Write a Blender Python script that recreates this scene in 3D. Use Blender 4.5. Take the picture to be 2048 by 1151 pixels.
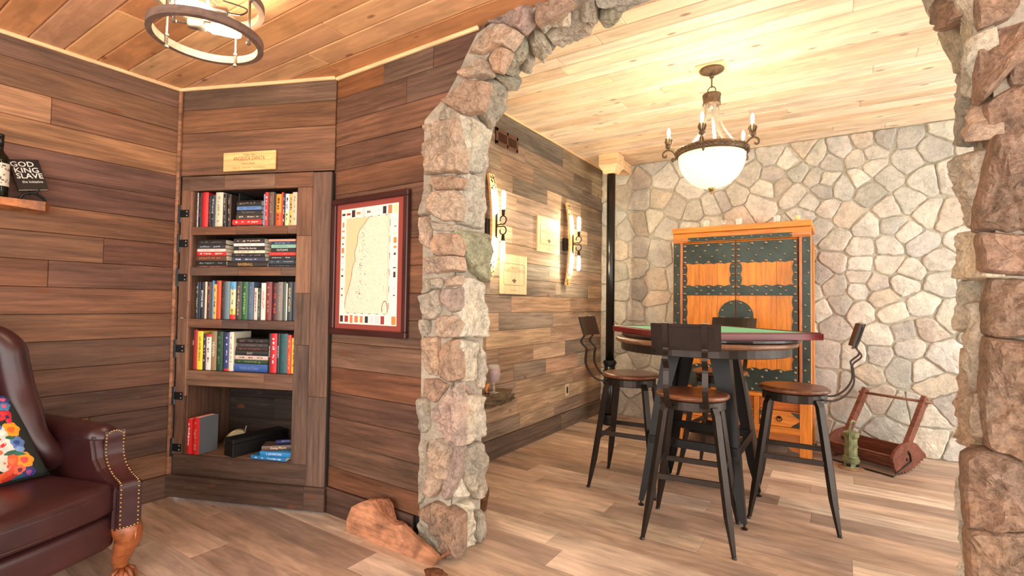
import bpy, bmesh, math, random
from mathutils import Vector, Matrix, noise

for o in list(bpy.data.objects):
    bpy.data.objects.remove(o, do_unlink=True)
scene = bpy.context.scene
COL = scene.collection
rnd = random.Random(7)

# ------------------------------------------------------------------ camera
W, Hh = 2048, 1151
CX, CY = W / 2, Hh / 2
FPX = 1002.24
YAW, PITCH, ROLL = math.radians(33.330), math.radians(1.722), math.radians(0.806)
CAM = Vector((0, 0, 1.22))
_F = Vector((-math.sin(YAW) * math.cos(PITCH), math.cos(YAW) * math.cos(PITCH), math.sin(PITCH)))
_R = Vector((math.cos(YAW), math.sin(YAW), 0))
_U = _R.cross(_F)
_R2 = math.cos(ROLL) * _R + math.sin(ROLL) * _U
_U2 = -math.sin(ROLL) * _R + math.cos(ROLL) * _U
cam_data = bpy.data.cameras.new('camera')
cam_data.sensor_width = 36.0
cam_data.lens = FPX / W * 36.0
cam_data.clip_start = 0.02
cam = bpy.data.objects.new('camera', cam_data)
COL.objects.link(cam)
cam.matrix_world = Matrix(((_R2.x, _U2.x, -_F.x, CAM.x), (_R2.y, _U2.y, -_F.y, CAM.y),
                           (_R2.z, _U2.z, -_F.z, CAM.z), (0, 0, 0, 1)))
scene.camera = cam

# ------------------------------------------------------------------ world, exposure
world = bpy.data.worlds.new('world')
scene.world = world
world.use_nodes = True
bg = world.node_tree.nodes['Background']
bg.inputs[0].default_value = (1.0, 0.965, 0.92, 1)
bg.inputs[1].default_value = 1.75
vs = scene.view_settings
vs.view_transform = 'Standard'
vs.look = 'None'
vs.gamma = 1.0
vs.use_curve_mapping = False
vs.exposure = 1.5
BULB_NEAR, BULB_SCONCE, BULB_CANDLE, BOWL = 75.0, 75.0, 120.0, 0.36

# ------------------------------------------------------------------ pixels to places
def ray(x, y):
    return (_R2 * (x - CX) + _U2 * (CY - y) + _F * FPX)
def on_z(x, y, z=0.0):
    d = ray(x, y); return CAM + d * ((z - CAM.z) / d.z)
def on_y(x, y, Y):
    d = ray(x, y); return CAM + d * (Y / d.y)
def on_x(x, y, X):
    d = ray(x, y); return CAM + d * (X / d.x)

# the rooms, in metres: x along the arch wall, y away through the arch
XA, YC, XD, YE = -3.48, 1.885, -2.29, 5.335
ZN, ZF = 2.54, 2.765
YF, YB = 1.86, 2.13            # arch wall faces
XL, XR = -1.55, 0.325          # arch opening
BA, BB = Vector((-3.47, 1.465)), Vector((-2.49, 1.865))
BU = (BB - BA).normalized(); BN = Vector((BU.y, -BU.x)); BYAW = math.atan2(BU.y, BU.x)
def bpt(s, off, z):
    """point on the angled bookcase wall: s along it, off towards the room"""
    p = BA + BU * s + BN * off
    return Vector((p.x, p.y, z))
def on_b(x, y, off=0.0):
    d = ray(x, y); n = BN
    t = ((BA + n * off).dot(n)) / (d.x * n.x + d.y * n.y)
    p = CAM + d * t
    return (Vector((p.x, p.y)) - BA).dot(BU), p.z

# ------------------------------------------------------------------ helpers
def lin(c):
    return tuple((v / 255 / 12.92) if v / 255 <= 0.04045 else ((v / 255 + 0.055) / 1.055) ** 2.4 for v in c)
def jit(c, a, r=rnd):
    k = 1 + r.uniform(-a, a)
    return tuple(max(0, min(255, v * k * (1 + r.uniform(-a, a) * 0.15))) for v in c)

def link(name, me, mat=None, parent=None, color=None, loc=None, rotz=None, smooth=False):
    o = bpy.data.objects.new(name, me)
    COL.objects.link(o)
    if mat is not None and me is not None and len(me.materials) == 0:
        me.materials.append(mat)
    if parent is not None:
        o.parent = parent
    if color is not None:
        o.color = (*lin(color), 1)
    if loc is not None:
        o.location = loc
    if rotz is not None:
        o.rotation_euler = (0, 0, rotz)
    if smooth and me is not None:
        for p in me.polygons:
            p.use_smooth = True
    return o
def pymesh(name, v, f):
    me = bpy.data.meshes.new(name)
    me.from_pydata([tuple(a) for a in v], [], f)
    me.update()
    return me
def bmobj(name, bm, mat, parent=None, color=None, loc=None, rotz=None, smooth=False):
    me = bpy.data.meshes.new(name)
    bmesh.ops.recalc_face_normals(bm, faces=bm.faces[:])
    bm.to_mesh(me); bm.free()
    return link(name, me, mat, parent, color, loc, rotz, smooth)
def tag(o, label, cat, group=None, kind=None):
    o['label'] = label; o['category'] = cat
    if group: o['group'] = group
    if kind: o['kind'] = kind
    return o
def thing(name, label, cat, loc=(0, 0, 0), rotz=0, group=None, kind=None):
    o = bpy.data.objects.new(name, None)
    COL.objects.link(o)
    o.empty_display_size = 0.1
    o.location = loc; o.rotation_euler = (0, 0, rotz)
    return tag(o, label, cat, group, kind)

_CB = []
def _chamfer_topology():
    idx = {}
    k = 0
    for sx in (-1, 1):
        for sy in (-1, 1):
            for sz in (-1, 1):
                for a in range(3):
                    idx[(sx, sy, sz, a)] = k; k += 1
    F = []
    for a in range(3):
        b, c = (a + 1) % 3, (a + 2) % 3
        for s in (-1, 1):
            q = []
            for (t, u) in ((-1, -1), (1, -1), (1, 1), (-1, 1)):
                v = [0, 0, 0]; v[a] = s; v[b] = t; v[c] = u
                q.append(idx[(*v, a)])
            F.append(q if s > 0 else q[::-1])
    for a in range(3):                      # edges along axis a
        b, c = (a + 1) % 3, (a + 2) % 3
        for t in (-1, 1):
            for u in (-1, 1):
                v0 = [0, 0, 0]; v0[a] = -1; v0[b] = t; v0[c] = u
                v1 = list(v0); v1[a] = 1
                q = [idx[(*v0, b)], idx[(*v1, b)], idx[(*v1, c)], idx[(*v0, c)]]
                F.append(q if t * u < 0 else q[::-1])
    for sx in (-1, 1):
        for sy in (-1, 1):
            for sz in (-1, 1):
                q = [idx[(sx, sy, sz, a)] for a in range(3)]
                F.append(q if sx * sy * sz > 0 else q[::-1])
    return F
_CF = _chamfer_topology()
def cbox_vf(size, bev):
    h = [s / 2 for s in size]
    b = [min(bev, x * 0.45) for x in h]
    V = []
    for sx in (-1, 1):
        for sy in (-1, 1):
            for sz in (-1, 1):
                s = (sx, sy, sz)
                for a in range(3):
                    V.append(tuple(s[i] * (h[i] if i == a else h[i] - b[i]) for i in range(3)))
    return V, _CF
def cbox(name, size, bev, mat, loc, parent=None, color=None, rotz=0.0, rot=None):
    V, F = cbox_vf(size, bev)
    me = pymesh(name, V, F)
    o = link(name, me, mat, parent, color, loc, rotz)
    if rot: o.rotation_euler = rot
    return o
def bm_box(bm, c, size, M=None, bev=0.0):
    """a box, centred at c, added to a bmesh"""
    if bev:
        V, F = cbox_vf(size, bev)
    else:
        h = [s / 2 for s in size]
        V = [(sx * h[0], sy * h[1], sz * h[2]) for sx in (-1, 1) for sy in (-1, 1) for sz in (-1, 1)]
        F = [(0, 1, 3, 2), (4, 6, 7, 5), (0, 4, 5, 1), (2, 3, 7, 6), (0, 2, 6, 4), (1, 5, 7, 3)]
    vs_ = []
    for v in V:
        p = Vector(v)
        if M is not None: p = M @ p
        vs_.append(bm.verts.new(p + Vector(c)))
    for f in F: bm.faces.new([vs_[i] for i in f])
def frame_axes(d, up=Vector((0, 0, 1))):
    d = d.normalized()
    if abs(d.dot(up)) > 0.98: up = Vector((1, 0, 0))
    a = d.cross(up).normalized(); b = a.cross(d).normalized()
    return a, b
def bm_tube(bm, pts, r, n=10, cap=True, flat=None, up=Vector((0, 0, 1))):
    """a tube along points; r one radius or one each; flat=(w,h) for a strip section"""
    pts = [Vector(p) for p in pts]
    m = len(pts)
    R = r if isinstance(r, (list, tuple)) else [r] * m
    rings = []
    a = b = None
    for i, p in enumerate(pts):
        d = (pts[min(i + 1, m - 1)] - pts[max(i - 1, 0)])
        d.normalize()
        if a is None:
            a, b = frame_axes(d, up)
        else:
            a = (a - d * a.dot(d)).normalized(); b = a.cross(d).normalized() * (1 if a.cross(d).dot(b) > 0 else -1)
        ring = []
        if flat:
            for (u, v) in ((-1, -1), (1, -1), (1, 1), (-1, 1)):
                ring.append(bm.verts.new(p + a * u * flat[0] / 2 + b * v * flat[1] / 2))
        else:
            for k in range(n):
                t = 2 * math.pi * k / n
                ring.append(bm.verts.new(p + (a * math.cos(t) + b * math.sin(t)) * R[i]))
        rings.append(ring)
    for i in range(m - 1):
        q = len(rings[i])
        for k in range(q):
            bm.faces.new((rings[i][k], rings[i][(k + 1) % q], rings[i + 1][(k + 1) % q], rings[i + 1][k]))
    if cap:
        bm.faces.new(rings[0][::-1]); bm.faces.new(rings[-1])
def bm_ring(bm, c, R, r, n=40, k=8, M=None, sec=None):
    """a torus, or a ring of box section sec=(radial, height)"""
    rings = []
    for i in range(n):
        t = 2 * math.pi * i / n
        ring = []
        if sec:
            S = ((-sec[0] / 2, -sec[1] / 2), (sec[0] / 2, -sec[1] / 2), (sec[0] / 2, sec[1] / 2), (-sec[0] / 2, sec[1] / 2))
        else:
            S = [(r * math.cos(2 * math.pi * j / k), r * math.sin(2 * math.pi * j / k)) for j in range(k)]
        for (u, v) in S:
            p = Vector(((R + u) * math.cos(t), (R + u) * math.sin(t), v))
            if M is not None: p = M @ p
            ring.append(bm.verts.new(p + Vector(c)))
        rings.append(ring)
    q = len(rings[0])
    for i in range(n):
        for j in range(q):
            bm.faces.new((rings[i][j], rings[(i + 1) % n][j], rings[(i + 1) % n][(j + 1) % q], rings[i][(j + 1) % q]))
def bm_lathe(bm, prof, n=24, c=(0, 0, 0), M=None, sx=1.0, sy=1.0):
    """profile of (radius, z), bottom to top"""
    rings = []
    for (r, z) in prof:
        if r < 1e-6:
            p = Vector((0, 0, z))
            if M is not None: p = M @ p
            rings.append([bm.verts.new(p + Vector(c))])
        else:
            ring = []
            for k in range(n):
                t = 2 * math.pi * k / n
                p = Vector((r * math.cos(t) * sx, r * math.sin(t) * sy, z))
                if M is not None: p = M @ p
                ring.append(bm.verts.new(p + Vector(c)))
            rings.append(ring)
    for a, b in zip(rings, rings[1:]):
        for k in range(n):
            if len(a) == 1 and len(b) == 1: continue
            if len(a) == 1: bm.faces.new((a[0], b[(k + 1) % n], b[k]))
            elif len(b) == 1: bm.faces.new((a[k], a[(k + 1) % n], b[0]))
            else: bm.faces.new((a[k], a[(k + 1) % n], b[(k + 1) % n], b[k]))
    if len(rings[0]) > 1: bm.faces.new(rings[0][::-1])
    if len(rings[-1]) > 1: bm.faces.new(rings[-1])
def bm_prism(bm, poly, fn, t0, t1):
    """a polygon (u,v) extruded from t0 to t1; fn(u,v,t) gives the point"""
    a = [bm.verts.new(fn(u, v, t0)) for (u, v) in poly]
    b = [bm.verts.new(fn(u, v, t1)) for (u, v) in poly]
    n = len(poly)
    bm.faces.new(a[::-1]); bm.faces.new(b)
    for k in range(n):
        bm.faces.new((a[k], a[(k + 1) % n], b[(k + 1) % n], b[k]))
    bm.normal_update()
def smooth_path(P, n=6):
    P = [Vector(p) for p in P]
    out = []
    for i in range(len(P) - 1):
        p0 = P[max(i - 1, 0)]; p1 = P[i]; p2 = P[i + 1]; p3 = P[min(i + 2, len(P) - 1)]
        for k in range(n):
            t = k / n
            out.append(0.5 * ((2 * p1) + (p2 - p0) * t + (2 * p0 - 5 * p1 + 4 * p2 - p3) * t * t + (3 * p1 - p0 - 3 * p2 + p3) * t ** 3))
    out.append(P[-1])
    return out
def text_obj(s, size, mat, parent, M, name='lettering', color=None, squeeze=1.0, align='CENTER', bold=0.0):
    """flat lettering; M places its own x (reading direction) / y (up) plane"""
    cu = bpy.data.curves.new(name, 'FONT')
    cu.body = s; cu.size = size; cu.align_x = align; cu.align_y = 'CENTER'
    cu.resolution_u = 2
    cu.offset = bold
    tmp = bpy.data.objects.new(name, cu)
    me = bpy.data.meshes.new_from_object(tmp)
    bpy.data.objects.remove(tmp)
    bpy.data.curves.remove(cu)
    me.name = name
    for v in me.vertices: v.co.x *= squeeze
    me.transform(M)
    return link(name, me, mat, parent, color)
def plane_M(o, right, up, lift=0.0):
    r = Vector(right).normalized(); u = Vector(up).normalized(); n = r.cross(u)
    o = Vector(o) + n * lift
    return Matrix(((r.x, u.x, n.x, o.x), (r.y, u.y, n.y, o.y), (r.z, u.z, n.z, o.z), (0, 0, 0, 1)))
def copy_tree(o, parent=None, loc=None, rotz=None):
    c = o.copy(); COL.objects.link(c); c.parent = parent
    if loc is not None: c.location = loc
    if rotz is not None: c.rotation_euler = (0, 0, rotz)
    for ch in list(o.children): copy_tree(ch, c)
    return c

# ------------------------------------------------------------------ materials
class N:
    def __init__(s, name):
        s.m = bpy.data.materials.new(name); s.m.use_nodes = True
        s.t = s.m.node_tree; s.b = s.t.nodes['Principled BSDF']
    def n(s, ty, **k):
        x = s.t.nodes.new(ty)
        for a, v in k.items(): setattr(x, a, v)
        return x
    def l(s, a, b): s.t.links.new(a, b)
    def coord(s, scale, seed=True):
        tc = s.n('ShaderNodeTexCoord'); v = tc.outputs['Object']
        if seed:
            oi = s.n('ShaderNodeObjectInfo'); mu = s.n('ShaderNodeMath', operation='MULTIPLY'); mu.inputs[1].default_value = 57.0
            s.l(oi.outputs['Random'], mu.inputs[0])
            ad = s.n('ShaderNodeVectorMath', operation='ADD'); s.l(v, ad.inputs[0]); s.l(mu.outputs[0], ad.inputs[1]); v = ad.outputs[0]
        mp = s.n('ShaderNodeMapping'); mp.inputs['Scale'].default_value = scale; s.l(v, mp.inputs['Vector'])
        return mp.outputs[0]
    def noise(s, vec, scale, detail=5, rough=0.6, dist=0.0):
        x = s.n('ShaderNodeTexNoise'); s.l(vec, x.inputs['Vector'])
        x.inputs['Scale'].default_value = scale; x.inputs['Detail'].default_value = detail
        x.inputs['Roughness'].default_value = rough; x.inputs['Distortion'].default_value = dist
        return x.outputs[0]
    def ramp(s, f, stops, interp='LINEAR'):
        x = s.n('ShaderNodeValToRGB'); s.l(f, x.inputs[0]); e = x.color_ramp.elements
        x.color_ramp.interpolation = interp
        while len(e) < len(stops): e.new(0.5)
        for a, (p, c) in zip(e, stops):
            a.position = p; a.color = (*c, 1) if len(c) == 3 else c
        return x.outputs[0]
    def mix(s, a, b, fac, mode='MIX'):
        x = s.n('ShaderNodeMix', data_type='RGBA', blend_type=mode)
        for v, i in ((a, 6), (b, 7)):
            if isinstance(v, tuple): x.inputs[i].default_value = (*v, 1)
            else: s.l(v, x.inputs[i])
        if isinstance(fac, (int, float)): x.inputs[0].default_value = fac
        else: s.l(fac, x.inputs[0])
        return x.outputs[2]
    def ocol(s):
        return s.n('ShaderNodeObjectInfo').outputs['Color']
    def bump(s, h, strength, dist=0.01):
        x = s.n('ShaderNodeBump'); x.inputs['Strength'].default_value = strength; x.inputs['Distance'].default_value = dist
        s.l(h, x.inputs['Height']); s.l(x.outputs[0], s.b.inputs['Normal'])
    def done(s, col=None, rough=0.6, metal=0.0, spec=None):
        if col is not None:
            if isinstance(col, tuple): s.b.inputs['Base Color'].default_value = (*col, 1)
            else: s.l(col, s.b.inputs['Base Color'])
        if isinstance(rough, (int, float)): s.b.inputs['Roughness'].default_value = rough
        else: s.l(rough, s.b.inputs['Roughness'])
        s.b.inputs['Metallic'].default_value = metal
        if spec is not None: s.b.inputs['Specular IOR Level'].default_value = spec
        return s.m

def g3(v): return (v, v, v)
def wood_mat(name, rough=0.65, dark=0.45, patch=0.35, bump=0.25, gx=1.3, gz=26.0, knots=0.0, spec=0.3, wear=0.0, kscale=(2.1, 5.0, 5.0)):
    """sawn wood, grain along the object's own x; base colour is the object's colour"""
    s = N(name)
    c = s.ocol()
    fine = s.noise(s.coord((gx, gz, gz)), 1.6, 8, 0.65, 0.3)
    broad = s.noise(s.coord((gx * 0.9, gz * 0.22, gz * 0.22)), 1.3, 3, 0.55, 0.6)
    w = s.n('ShaderNodeTexWave', wave_type='BANDS', bands_direction='Z')
    s.l(s.coord((0.35, 1.0, 1.0)), w.inputs['Vector'])
    w.inputs['Scale'].default_value = 9.0; w.inputs['Distortion'].default_value = 7.0
    w.inputs['Detail'].default_value = 3.0; w.inputs['Detail Scale'].default_value = 1.2
    k1 = s.ramp(fine, [(0.32, g3(1 - dark)), (0.60, g3(1.14))])
    c = s.mix(c, k1, 1.0, 'MULTIPLY')
    k2 = s.ramp(broad, [(0.3, g3(1 - patch)), (0.7, g3(1 + patch * 0.75))])
    c = s.mix(c, k2, 1.0, 'MULTIPLY')
    k3 = s.ramp(w.outputs['Fac'], [(0.0, g3(0.80)), (0.5, g3(1.04)), (1.0, g3(1.0))])
    c = s.mix(c, k3, 0.7, 'MULTIPLY')
    if knots > 0:
        v = s.n('ShaderNodeTexVoronoi'); v.inputs['Scale'].default_value = 1.0
        s.l(s.coord(kscale), v.inputs['Vector'])
        kf = s.ramp(v.outputs['Distance'], [(0.0, g3(1)), (knots * 0.6, g3(0.8)), (knots, g3(0))])
        c = s.mix(c, s.mix(c, (0.16, 0.05, 0.02), 0.8), kf)
    if wear > 0:
        wn = s.noise(s.coord((6, 40, 40)), 1.5, 4, 0.7)
        wf = s.ramp(wn, [(0.60, g3(0)), (0.76, g3(wear))])
        c = s.mix(c, (0.62, 0.50, 0.40), wf)
    s.bump(fine, bump, 0.006)
    return s.done(c, rough, 0, spec)
def stone_mat(name, speck=0.5, bump=0.8, scale=1.0, warm=0.5):
    s = N(name)
    c = s.ocol()
    big = s.noise(s.coord((scale,) * 3), 5.0, 4, 0.6, 0.4)
    mid = s.noise(s.coord((scale,) * 3), 26.0, 6, 0.7, 0.5)
    fin = s.noise(s.coord((scale,) * 3), 95.0, 4, 0.7)
    c = s.mix(c, s.ramp(big, [(0.3, g3(0.78)), (0.7, g3(1.18))]), 1.0, 'MULTIPLY')
    c = s.mix(c, s.ramp(big, [(0.45, (1, 1, 1)), (0.72, (1.12, 0.92, 0.76))]), warm, 'MULTIPLY')
    c = s.mix(c, s.ramp(mid, [(0.30, g3(1 - speck * 0.8)), (0.55, g3(1.0)), (0.8, g3(1 + speck * 0.3))]), 1.0, 'MULTIPLY')
    c = s.mix(c, s.ramp(fin, [(0.30, g3(1 - speck * 0.7)), (0.55, g3(1.06))]), 1.0, 'MULTIPLY')
    h = s.mix(mid, fin, 0.35)
    s.bump(h, bump, 0.02)
    return s.done(c, 0.85, 0, 0.25)
def plain(name, col, rough=0.5, metal=0.0, spec=None, vary=0.0, bump=0.0, bscale=60, use_obj=False, vscale=9.0):
    s = N(name)
    c = s.ocol() if use_obj else lin(col)
    if vary:
        nz = s.noise(s.coord((1, 1, 1)), vscale, 5, 0.6)
        if isinstance(c, tuple):
            a = s.n('ShaderNodeRGB'); a.outputs[0].default_value = (*c, 1); c = a.outputs[0]
        c = s.mix(c, s.ramp(nz, [(0.3, g3(1 - vary)), (0.7, g3(1 + vary))]), 1.0, 'MULTIPLY')
    if bump:
        s.bump(s.noise(s.coord((1, 1, 1), False), bscale, 4, 0.6), bump, 0.004)
    return s.done(c, rough, metal, spec)
def emit(name, col, strength):
    s = N(name)
    s.b.inputs['Base Color'].default_value = (*lin(col), 1)
    s.b.inputs['Emission Color'].default_value = (*lin(col), 1)
    s.b.inputs['Emission Strength'].default_value = strength
    return s.m
def glass(name, col=(255, 255, 255), rough=0.02, trans=1.0, ior=1.45):
    s = N(name)
    s.b.inputs['Transmission Weight'].default_value = trans
    s.b.inputs['IOR'].default_value = ior
    return s.done(lin(col), rough)

def thin_glass(name, alpha=0.18):
    s = N(name)
    s.b.inputs['Alpha'].default_value = alpha
    return s.done((0.95, 0.96, 0.95), 0.03, 0, 0.8)
M_BARN = wood_mat('barn_board', rough=0.62, dark=0.42, patch=0.38, bump=0.35, knots=0.085, wear=0.10)
M_PINE = wood_mat('pine_board', rough=0.5, dark=0.16, patch=0.16, bump=0.08, gx=1.0, gz=16, knots=0.13, kscale=(3.6, 9.0, 9.0))
M_FLOOR = wood_mat('floor_plank', rough=0.42, dark=0.34, patch=0.30, bump=0.12, gx=1.6, gz=15)
M_GOLDEN = wood_mat('golden_wood', rough=0.4, dark=0.25, patch=0.18, bump=0.1, gx=2.0, gz=18, spec=0.45)
M_SEATWOOD = wood_mat('seat_wood', rough=0.28, dark=0.4, patch=0.3, bump=0.05, gx=3.0, gz=26, spec=0.5)
M_LIVE = wood_mat('live_edge_wood', rough=0.4, dark=0.5, patch=0.6, bump=0.4, gx=5.0, gz=14, spec=0.4)
M_PALEWOOD = wood_mat('pale_wood', rough=0.5, dark=0.14, patch=0.12, bump=0.04, gx=2.0, gz=22)
M_STONE = stone_mat('stone_pale', speck=0.30, bump=0.6, warm=0.25)
M_ROUGH = stone_mat('stone_rough', speck=0.55, bump=0.9, warm=0.6)
M_MORTAR = stone_mat('mortar', speck=0.25, bump=0.6, warm=0.1)
M_IRON = plain('dark_iron', (52, 46, 42), 0.45, 0.75, vary=0.25, bump=0.05)
M_BLACK = plain('black_paint', (14, 15, 15), 0.25, 0.0, 0.5)
M_BLACKIRON = plain('black_iron', (26, 27, 28), 0.45, 0.5, vary=0.2)
M_SHADOW = plain('dark_gap', (30, 22, 17), 0.9)
M_OBJ = plain('painted', (200, 200, 200), 0.55, use_obj=True)
M_OBJV = plain('painted_worn', (200, 200, 200), 0.55, use_obj=True, vary=0.2, vscale=25)
M_INK = plain('ink', (40, 34, 30), 0.7, use_obj=True)

# ------------------------------------------------------------------ structure: boards
def wall_panel(name, size, loc, rotz, mat, label, color=(60, 42, 32)):
    o = cbox(name, size, 0.0005, mat, loc, None, color, rotz)
    return tag(o, label, 'wall', None, 'structure')
def board(parent, P, u, length, z0, z1, thick, color, mat=M_BARN, name='board', bev=0.0022):
    """a wall board: centre of its back at P (on the wall plane), u along the wall; front faces -u.perp"""
    yaw = math.atan2(u[1], u[0])
    n = Vector((u[1], -u[0], 0))
    t = thick * rnd.uniform(0.85, 1.1)
    c = Vector((P[0], P[1], (z0 + z1) / 2)) + n * (t / 2)
    o = cbox(name, (length - 0.0015, t, z1 - z0 - 0.002), bev, mat, c, None, color, yaw)
    o.parent = parent; o.matrix_parent_inverse = parent.matrix_basis.inverted()
    return o
BROWNS = [(120, 82, 60), (108, 74, 55), (126, 86, 60), (100, 70, 54), (116, 76, 52), (112, 82, 64)]
def brown(k=1.0): return jit(tuple(v * k for v in rnd.choice(BROWNS)), 0.07)

# left wall (x = XA), facing +x
wall_left = wall_panel('wall_left', (3.6, 0.06, 2.6), (XA - 0.045, -0.3, 1.28), math.pi / 2, M_SHADOW, 'dark backing of the plank wall beside the armchair')
zl = [2.536, 2.417, 2.271, 2.129, 1.987, 1.843, 1.698, 1.555, 1.411, 1.270, 1.127, 0.984, 0.836, 0.695, 0.556, 0.416, 0.276, 0.135, 0.0]
JA = {2: [(104, 190)], 7: [(207, 500)], 8: [(96, 545)], 14: [(178, 850)], 3: [], 16: []}
A_SPEC = {(2, 0): (176, 128, 92), (3, 0): (158, 112, 76), (1, 0): (124, 88, 64), (0, 0): (106, 78, 62), (2, 1): (128, 88, 64), (4, 0): (112, 78, 64),
          (5, 0): (106, 72, 58), (6, 0): (128, 88, 60), (7, 0): (126, 88, 62), (7, 1): (108, 70, 52), (8, 0): (120, 78, 54), (8, 1): (106, 72, 56), (9, 0): (128, 86, 62), (10, 0): (120, 84, 60),
          (11, 0): (104, 76, 60), (12, 0): (106, 74, 56), (13, 0): (96, 70, 56), (14, 0): (122, 80, 54), (14, 1): (92, 68, 56), (15, 0): (94, 70, 58), (16, 0): (128, 92, 66), (17, 0): (98, 74, 60)}
for i in range(18):
    cuts = [-2.1] + [on_x(x, y, XA).y for (x, y) in JA.get(i, [])] + [1.475]
    if i not in JA and i % 2: cuts.insert(1, rnd.uniform(-1.0, 0.0))
    elif i not in JA: cuts.insert(1, rnd.uniform(-0.6, 0.4))
    n = len(cuts) - 1
    for j in range(n):
        key = (i, j if i in JA and JA[i] else max(0, j - (n - 1)))
        col = A_SPEC.get(key) if (i in JA or j == n - 1) else None
        board(wall_left, (XA - 0.012, (cuts[j] + cuts[j + 1]) / 2), (0, 1), cuts[j + 1] - cuts[j], zl[i + 1], zl[i], 0.014, jit(col, .03) if col else brown())
bl = cbox('baseboard_left', (3.5, 0.018, 0.135), 0.003, M_BARN, (XA + 0.012, -0.3, 0.0675), None, (98, 74, 60), math.pi / 2)
tag(bl, 'dark plank baseboard along the wall beside the armchair', 'baseboard', None, 'structure')

# angled wall over the bookcase
wall_angled = wall_panel('wall_angled', (1.2, 0.04, 0.62), bpt(0.53, -0.075, 2.265), BYAW, M_SHADOW, 'short angled plank wall above the bookcase')
for (z0, z1, col) in ((2.402, 2.536, (106, 80, 62)), (2.254, 2.402, (116, 78, 52)), (1.986, 2.254, (122, 84, 60))):
    board(wall_angled, bpt(0.525, -0.012, 0)[:2], BU, 1.07, z0, z1, 0.014, col)

# back wall with the framed map, facing -y
wall_back = wall_panel('wall_back', (0.74, 0.03, 2.62), (-2.15, YC + 0.022, 1.29), 0, M_SHADOW, 'dark backing of the plank wall behind the framed map')
BAND = [(-1.765, 0.0), (-1.76, 1.0), (-1.785, 2.15), (-1.73, 2.19), (-1.64, 2.245), (-1.555, 2.352), (-1.51, 2.435), (-1.415, 2.56), (-1.30, 2.62)]
def band_x(z):
    for (a, b) in zip(BAND, BAND[1:]):
        if a[1] <= z <= b[1]: return a[0] + (b[0] - a[0]) * (z - a[1]) / (b[1] - a[1])
    return BAND[-1][0]
zc = [0.145] + [0.116 + 0.1435 * k for k in range(1, 17)] + [2.555]
JC = {16: [770, 868], 15: [816]}
for i in range(len(zc) - 1):
    z0, z1 = zc[i], zc[i + 1]
    xs = [-2.505] + [on_y(px, 150, YC).x for px in JC.get(i, [])] + [None]
    for j in range(len(xs) - 1):
        x0, x1 = xs[j], xs[j + 1]
        t = 0.014 * rnd.uniform(0.85, 1.1)
        e = 0.012 if j else 0.0
        col = {(16, 0): (124, 78, 46), (16, 1): (110, 84, 68), (16, 2): (98, 70, 56), (15, 1): (96, 72, 58)}.get((i, j), brown(0.98))
        if x1 is None:
            a, b = band_x(z0) + 0.02, band_x(z1) + 0.02
        else:
            a = b = x1 - 0.0015
        bm = bmesh.new()
        cx, cz = (x0 + a) / 2, (z0 + z1) / 2
        bm_prism(bm, [(x0 - cx, z0 + .001 - cz), (a - cx, z0 + .001 - cz), (b - cx, z1 - .001 - cz), (x0 - cx, z1 - .001 - cz)], lambda u, v, q: Vector((u, q, v)), -t / 2, t / 2)
        bmesh.ops.bevel(bm, geom=bm.edges[:], offset=0.0022, segments=1, affect='EDGES')
        o = bmobj('board', bm, M_BARN, None, col, (cx, YC + 0.006 - t / 2, cz))
        o.parent = wall_back; o.matrix_parent_inverse = wall_back.matrix_basis.inverted()
bb = cbox('baseboard_back', (0.70, 0.018, 0.145), 0.003, M_BARN, (-2.155, YC - 0.016, 0.0725), None, (92, 68, 56), 0)
tag(bb, 'dark plank baseboard under the framed map', 'baseboard', None, 'structure')

# plank wall of the far room, facing +x
wall_far_left = wall_panel('wall_far_left', (3.3, 0.06, 2.78), (XD - 0.045, 3.7, 1.39), math.pi / 2, M_SHADOW, 'dark backing of the plank wall with the two lamps')
DCOL = [(178, 148, 120), (164, 138, 114), (186, 154, 122), (154, 132, 111), (176, 142, 112), (194, 164, 132), (158, 142, 122), (146, 128, 108)]
zd = [0.15] + [0.285 + 0.1425 * k for k in range(0, 17)] + [2.765]
for i in range(len(zd) - 1):
    y = 2.14; first = True
    while y < YE - 0.02:
        L = rnd.uniform(0.35, 1.15)
        if first: L = rnd.uniform(0.9, 1.5); first = False
        y1 = min(y + L, YE - 0.005)
        if YE - y1 < 0.25: y1 = YE - 0.005
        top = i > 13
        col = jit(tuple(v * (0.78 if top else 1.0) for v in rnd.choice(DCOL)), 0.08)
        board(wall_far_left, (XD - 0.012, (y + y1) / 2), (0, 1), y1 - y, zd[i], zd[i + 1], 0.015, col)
        y = y1
for (y0, y1, col) in ((2.14, 4.35, (104, 86, 72)), (4.35, YE - 0.03, (118, 100, 84))):
    bd = cbox('baseboard_far', (y1 - y0 - 0.002, 0.018, 0.15), 0.003, M_BARN, (XD + 0.012, (y0 + y1) / 2, 0.075), None, col, math.pi / 2)
    tag(bd, 'long plank baseboard under the wine crate panels' if y0 < 3 else 'short plank baseboard end next to the black column', 'baseboard', None, 'structure')

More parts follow.
